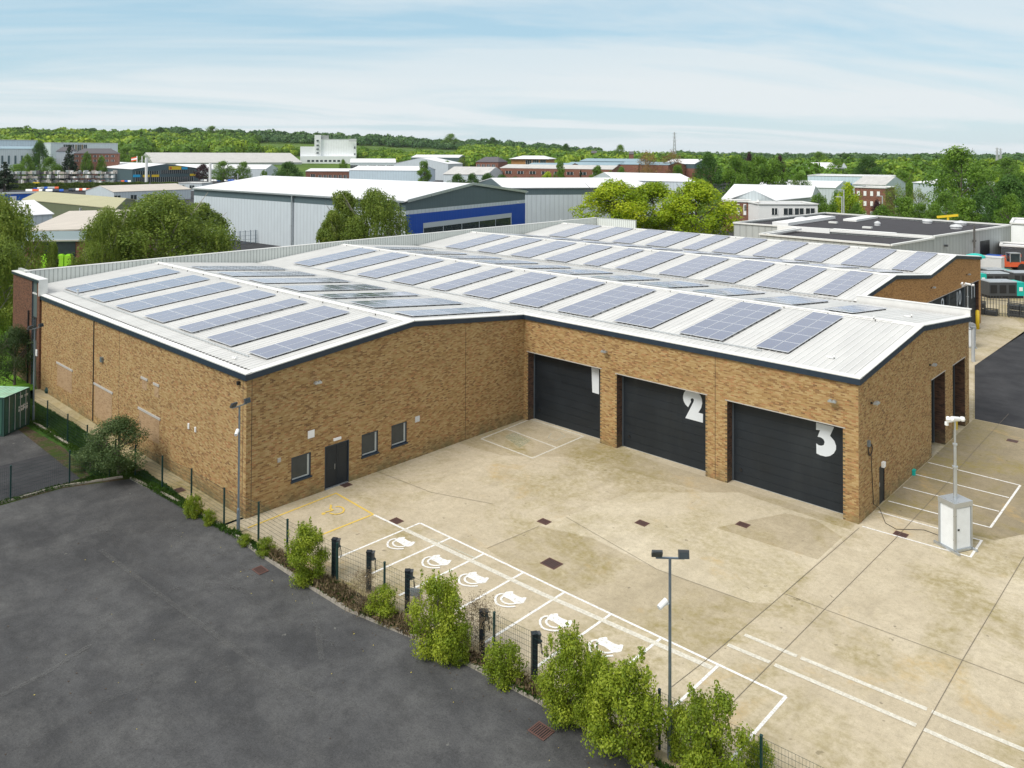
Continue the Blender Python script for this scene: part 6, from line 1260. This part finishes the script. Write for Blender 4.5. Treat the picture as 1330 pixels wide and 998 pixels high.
# generators yard
def generator(u0,u1,vt,vb,label,dd_,teal='right'):
    a=G(u0,vb);b=G(u1,vb);dv=b-a;L=np.linalg.norm(dv);dv/=L;n=np.array((-dv[1],dv[0],0));n=n if n@(a-CAM)>0 else -n;h=zat(a,vt,u0)
    o=empty('generator',(*a[:2],0),label=label,cat='generator',group='dark grey generators in the plant yard')
    q=L*.22;w=2.2;s0,s1=(0,L-q) if teal=='right' else (q,L)
    P=lambda s,t_,z:a+dv*s+n*t_+V(0,0,z-a[2])
    f=MB();f.hexa([P(s0,0,.35),P(s1,0,.35),P(s1,w,.35),P(s0,w,.35)],[P(s0,0,h),P(s1,0,h),P(s1,w,h),P(s0,w,h)]);f.build('housing',M['charcoal'],o)
    s2,s3=(L-q+.01,L) if teal=='right' else (0,q-.01)
    f=MB();f.hexa([P(s2,-.02,.35),P(s3,-.02,.35),P(s3,w,.35),P(s2,w,.35)],[P(s2,-.02,h),P(s3,-.02,h),P(s3,w,h),P(s2,w,h)]);f.build('end_panel',M['teal'],o)
    f=MB();f.hexa([P(s0-.05,-.05,h),P(s1,-.05,h),P(s1,w+.05,h),P(s0-.05,w+.05,h)],[P(s0,0,h+.12),P(s1,0,h+.12),P(s1,w,h+.12),P(s0,w,h+.12)]);f.build('roof_panel',M['steel_light'],o)
    f=MB();f.hexa([P(.1,.1,0),P(L-.1,.1,0),P(L-.1,w-.1,0),P(.1,w-.1,0)],[P(.1,.1,.34),P(L-.1,.1,.34),P(L-.1,w-.1,.34),P(.1,w-.1,.34)]);f.build('skid',M['black'],o)
    c=P((s2+s3)/2,-.04,(h+.35)/2);f=MB();f.box(c,(.45,.06,.5),math.atan2(dv[1],dv[0]));f.build('badge',M['white_paint'],o)
    f=MB();
    for k in range(3):x0=s0+(s1-s0)*(k+.12)/3;f.hexa(*[[P(x0,-.03,z),P(x0+(s1-s0)*.24,-.03,z),P(x0+(s1-s0)*.24,-.005,z),P(x0,-.005,z)] for z in(.7,h-.35)])
    f.build('louvre',M['black'],o)
generator(1285,1331,367,388,'nearest charcoal generator with teal right end behind the palisade fence',0);generator(1273,1311,356,373,'charcoal generator with teal left end, second from the fence',0,'left');generator(1282,1314,351,364,'charcoal generator with teal end, third from the fence',0);generator(1317,1352,355,371,'charcoal generator at the right edge behind the nearest one',0)
g=G(1284,356);f=MB();f.box((g[0],g[1]+1,1.3),(3.6,2.2,2.6));f.box((g[0],g[1]+1,2.68),(3.7,2.3,.12));tag(f.build('grey_cabinet',M['grey_box']),'pale grey cabinet between far gable and blue bin','cabinet')
g=G(1292,350);f=MB();f.hexa([(g[0]-1,g[1]-.8,.1),(g[0]+1,g[1]-.8,.1),(g[0]+1,g[1]+.8,.1),(g[0]-1,g[1]+.8,.1)],[(g[0]-1.1,g[1]-.9,2.4),(g[0]+1.1,g[1]-.9,2.4),(g[0]+1.1,g[1]+.9,2.4),(g[0]-1.1,g[1]+.9,2.4)]);f.box((g[0],g[1]-.88,1.4),(.5,.06,.6),0,1);tag(f.build('blue_bin',[M['blue_clad'],M['white_paint']]),'dark blue bin left of the red telehandler','bin')
# telehandler
g=G(1309,352);ca=math.atan2(RT0[1],RT0[0]);o=empty('telehandler',(g[0],g[1],0),ca,label='red telehandler with glazed cab and boom in the plant yard',cat='telehandler')
f=MB();f.box((0,0,1.15),(5.2,1.6,.8));f.box((-1.6,0,1.8),(1.8,1.5,.6));f.build('chassis',M['orange'],o,world=False)
f=MB();f.beam((-3.0,.5,1.9),(2.4,.5,2.5),.5,.5);f.beam((-4.2,.5,1.4),(-3.0,.5,1.95),.35,.35);f.build('boom',M['orange'],o,world=False)
f=MB();f.bb((-.1,-.8,1.5),(1.5,.2,2.9));f.build('cab_glass',M['glass_dark'],o,world=False)
f=MB();f.bb((-.2,-.9,2.9),(1.6,.3,3.05));
for x in(-.14,1.5):
    for y in(-.84,.2):f.bb((x-.06,y-.06,1.5),(x+.06,y+.06,2.95))
f.build('cab_frame',M['steel_light'],o,world=False)
for x in(-1.7,1.8):
    for y in(-1.0,.65):
        f=MB();f.tube((x,y,.65),(x,y+.4,.65),.65,n=16);w_=f.build('wheel',M['tyre'],o,world=False);
# palisade fence
a=G(1275,408.5);b=G(1335,415);o=empty('palisade_fence',(*a[:2],0),label='dark steel palisade fence across the plant yard entrance',cat='fence')
d_=b-a;L=np.linalg.norm(d_);d_/=L;b=a+d_*14;L=14
for i in range(6):
    p=a+d_*L*i/5;f=MB();f.bb((p[0]-.05,p[1]-.05,0),(p[0]+.05,p[1]+.05,2.2));f.build('fence_post',M['charcoal'],o)
f=MB()
for i in range(int(L/.3)):
    p=a+d_*i*.3;f.beam((p[0],p[1],.05),(p[0],p[1],2.3),.06,.03);f.prism([V(p[0]-.035,p[1],2.3),V(p[0]+.035,p[1],2.3),V(p[0],p[1],2.42)],V(0,.02,0))
f.build('pales',M['charcoal'],o);f=MB()
for z in(.35,1.9):f.beam((*a[:2],z),(*b[:2],z),.05)
f.build('rail',M['charcoal'],o)
for (u,v,lb,n_) in((1279,407,'dark stacked crates beside the end of the far gable',3),(1324,410,'stack of dark slatted crates before the palisade fence',4)):
    g=G(u,v);f=MB();r=random.Random(n_)
    for k in range(n_):
        zb_=k//2*.75;xx=g[0]+(k%2)*1.3-.4
        f.box((xx,g[1]-.8,zb_+.36),(1.2,1.0,.05));
        for z in(.1,.3,.5,.68):
            for y in(-.5,.5):f.box((xx,g[1]-.8+y,zb_+z),(1.2,.04,.12))
            for x_ in(-.6,.6):f.box((xx+x_,g[1]-.8,zb_+z),(.04,1.,.12))
        f.box((xx,g[1]-.8,zb_+.3),(1.1,.9,.5),m=0)
    tag(f.build('crate_stack',M['charcoal']),lb,'crates')
# lamp posts in the estate
for (u,vt,d,lb) in((1096,247,200,'slim lamp post before the vivid green tree'),(1093.5,256,190,'shorter lamp post beside the slim one'),(1146,255,215,'white pole in front of the brick block'),(430,0,0,None),(309,226,480,'thin pole before the right green tree at left distance')):
    if not lb:continue
    p=RD(u,vt,d);f=MB();f.tube((p[0],p[1],0),(p[0],p[1],p[2]),.13 if d<300 else .3,n=8);f.box((p[0]-.6,p[1],p[2]),(1.5,.3,.16));tag(f.build('lamp_post',M['conduit']),lb,'lamp post')
# mesh security fence left of blue warehouse
a=G(255,322);b=G(345,315);o=empty('security_fence',(*a[:2],0),label='grey mesh security fence at foot of the grey warehouse wall',cat='fence');d_=(b-a);L=np.linalg.norm(d_);d_/=L
for i in range(14):
    p=a+d_*L*i/13;f=MB();f.beam((p[0],p[1],0),(p[0],p[1],2.8),.12);f.build('fence_post',M['steel'],o)
f=MB()
for i in range(int(L/.35)):
    p=a+d_*i*.35;f.beam((p[0],p[1],0.1),(p[0],p[1],2.6),.035)
for z in(.2,.9,1.7,2.6):f.beam((*a[:2],z),(*b[:2],z),.05)
f.build('mesh_panel',M['steel'],o)
# ================================================================ sky, sun, camera
SUN_EL,SUN_AZ=math.radians(50),math.radians(262)   # azimuth from +X ccw: direction towards the sun
w=bpy.data.worlds.new('World');S.world=w;w.use_nodes=True;nt=w.node_tree;nt.nodes.clear();N_=nt.nodes.new;Lk=nt.links.new
out=N_('ShaderNodeOutputWorld');bg=N_('ShaderNodeBackground');sky=N_('ShaderNodeTexSky');sky.sky_type='NISHITA';sky.sun_disc=False;sky.sun_elevation=SUN_EL;sky.sun_rotation=math.pi/2-SUN_AZ;sky.air_density=1.1;sky.dust_density=.5;sky.ozone_density=1.6
tc=N_('ShaderNodeTexCoord');sp=N_('ShaderNodeSeparateXYZ');Lk(tc.outputs['Generated'],sp.inputs[0])
def wm(op,a,b=0.):
    x=N_('ShaderNodeMath');x.operation=op
    for i,v in enumerate((a,b)):
        if isinstance(v,bpy.types.NodeSocket):Lk(v,x.inputs[i])
        else:x.inputs[i].default_value=v
    return x.outputs[0]
zc=wm('ADD',wm('MAXIMUM',sp.outputs[2],0.),.10);cx=wm('DIVIDE',sp.outputs[0],zc);cy=wm('DIVIDE',sp.outputs[1],zc)
# rotate so streaks run across the view
ca,sa=math.cos(AZ0+.25),math.sin(AZ0+.25)
fx=wm('ADD',wm('MULTIPLY',cx,ca),wm('MULTIPLY',cy,sa));lx=wm('ADD',wm('MULTIPLY',cx,-sa),wm('MULTIPLY',cy,ca))
cb=N_('ShaderNodeCombineXYZ');Lk(wm('MULTIPLY',fx,.55),cb.inputs[0]);Lk(wm('MULTIPLY',lx,.20),cb.inputs[1])
def wn(vec,sc,det,ro,di=0.):
    x=N_('ShaderNodeTexNoise');Lk(vec,x.inputs['Vector']);x.inputs['Scale'].default_value=sc;x.inputs['Detail'].default_value=det;x.inputs['Roughness'].default_value=ro;x.inputs['Distortion'].default_value=di;return x.outputs[0]
n1=wn(cb.outputs[0],1.1,8,.58,.7);n2=wn(cb.outputs[0],.42,4,.5,.3)
def wr(f,a,b,c,d):
    x=N_('ShaderNodeMapRange');Lk(f,x.inputs[0])
    for i,v in enumerate((a,b,c,d)):x.inputs[i+1].default_value=v
    return x.outputs[0]
cov=wm('MULTIPLY',wr(n1,.43,.60,.0,1.),wr(n2,.33,.58,.35,1.));hz=wm('ADD',wr(sp.outputs[2],0.,.13,.45,.0),wr(sp.outputs[2],.19,.30,.0,.75))
cf=wm('MINIMUM',wm('ADD',wm('MULTIPLY',cov,.85),wm('ADD',hz,.06)),1.)
mx=N_('ShaderNodeMix');mx.data_type='RGBA';Lk(cf,mx.inputs[0]);sb=N_('ShaderNodeMix');sb.data_type='RGBA';sb.inputs[0].default_value=.75;Lk(sky.outputs[0],sb.inputs[6]);sb.inputs[7].default_value=(2.9,4.6,5.6,1);Lk(sb.outputs[2],mx.inputs[6]);cm_=N_('ShaderNodeMix');cm_.data_type='RGBA';Lk(wr(sp.outputs[2],.17,.32,0.,1.),cm_.inputs[0]);cm_.inputs[6].default_value=(5.6,6.05,6.25,1);cm_.inputs[7].default_value=(6.3,6.5,6.7,1);Lk(cm_.outputs[2],mx.inputs[7])
Lk(mx.outputs[2],bg.inputs[0]);bg.inputs[1].default_value=.10;Lk(bg.outputs[0],out.inputs[0])
sd=bpy.data.lights.new('sun','SUN');sd.energy=2.3;sd.angle=math.radians(28);sd.color=(1,.955,.88);so=bpy.data.objects.new('sun',sd);COL.objects.link(so)
dirv=Vector((math.cos(SUN_AZ)*math.cos(SUN_EL),math.sin(SUN_AZ)*math.cos(SUN_EL),math.sin(SUN_EL)));so.rotation_euler=dirv.to_track_quat('Z','Y').to_euler();so.location=(0,-60,90)
cd=bpy.data.cameras.new('camera');co=bpy.data.objects.new('camera',cd);COL.objects.link(co);S.camera=co
Mx=Matrix([[RT[0],UPV[0],-FW[0],CAM[0]],[RT[1],UPV[1],-FW[1],CAM[1]],[RT[2],UPV[2],-FW[2],CAM[2]],[0,0,0,1]]);co.matrix_world=Mx
cd.sensor_width=36;cd.sensor_fit='HORIZONTAL';cd.lens=F_/1330*36;cd.shift_x=-(CX-665)/1330;cd.shift_y=(CY-499)/1330;cd.clip_start=.5;cd.clip_end=30000
S.render.engine='CYCLES';S.render.resolution_x=1024;S.render.resolution_y=768
S.view_settings.view_transform='Standard';S.view_settings.look='None';S.view_settings.exposure=EXPO;S.view_settings.gamma=1

hz_=MB();hz_.bb((-6700,-6700,-1.5),(6700,6700,88.));m,t=newmat('haze');vp=t.new('ShaderNodeVolumePrincipled');vp.inputs['Color'].default_value=(.85,.92,1,1);vp.inputs['Density'].default_value=HZ;t.l.new(vp.outputs[0],t.out.inputs[1])
if HZ>0:hz_.build('haze',M['haze'],kind='stuff')
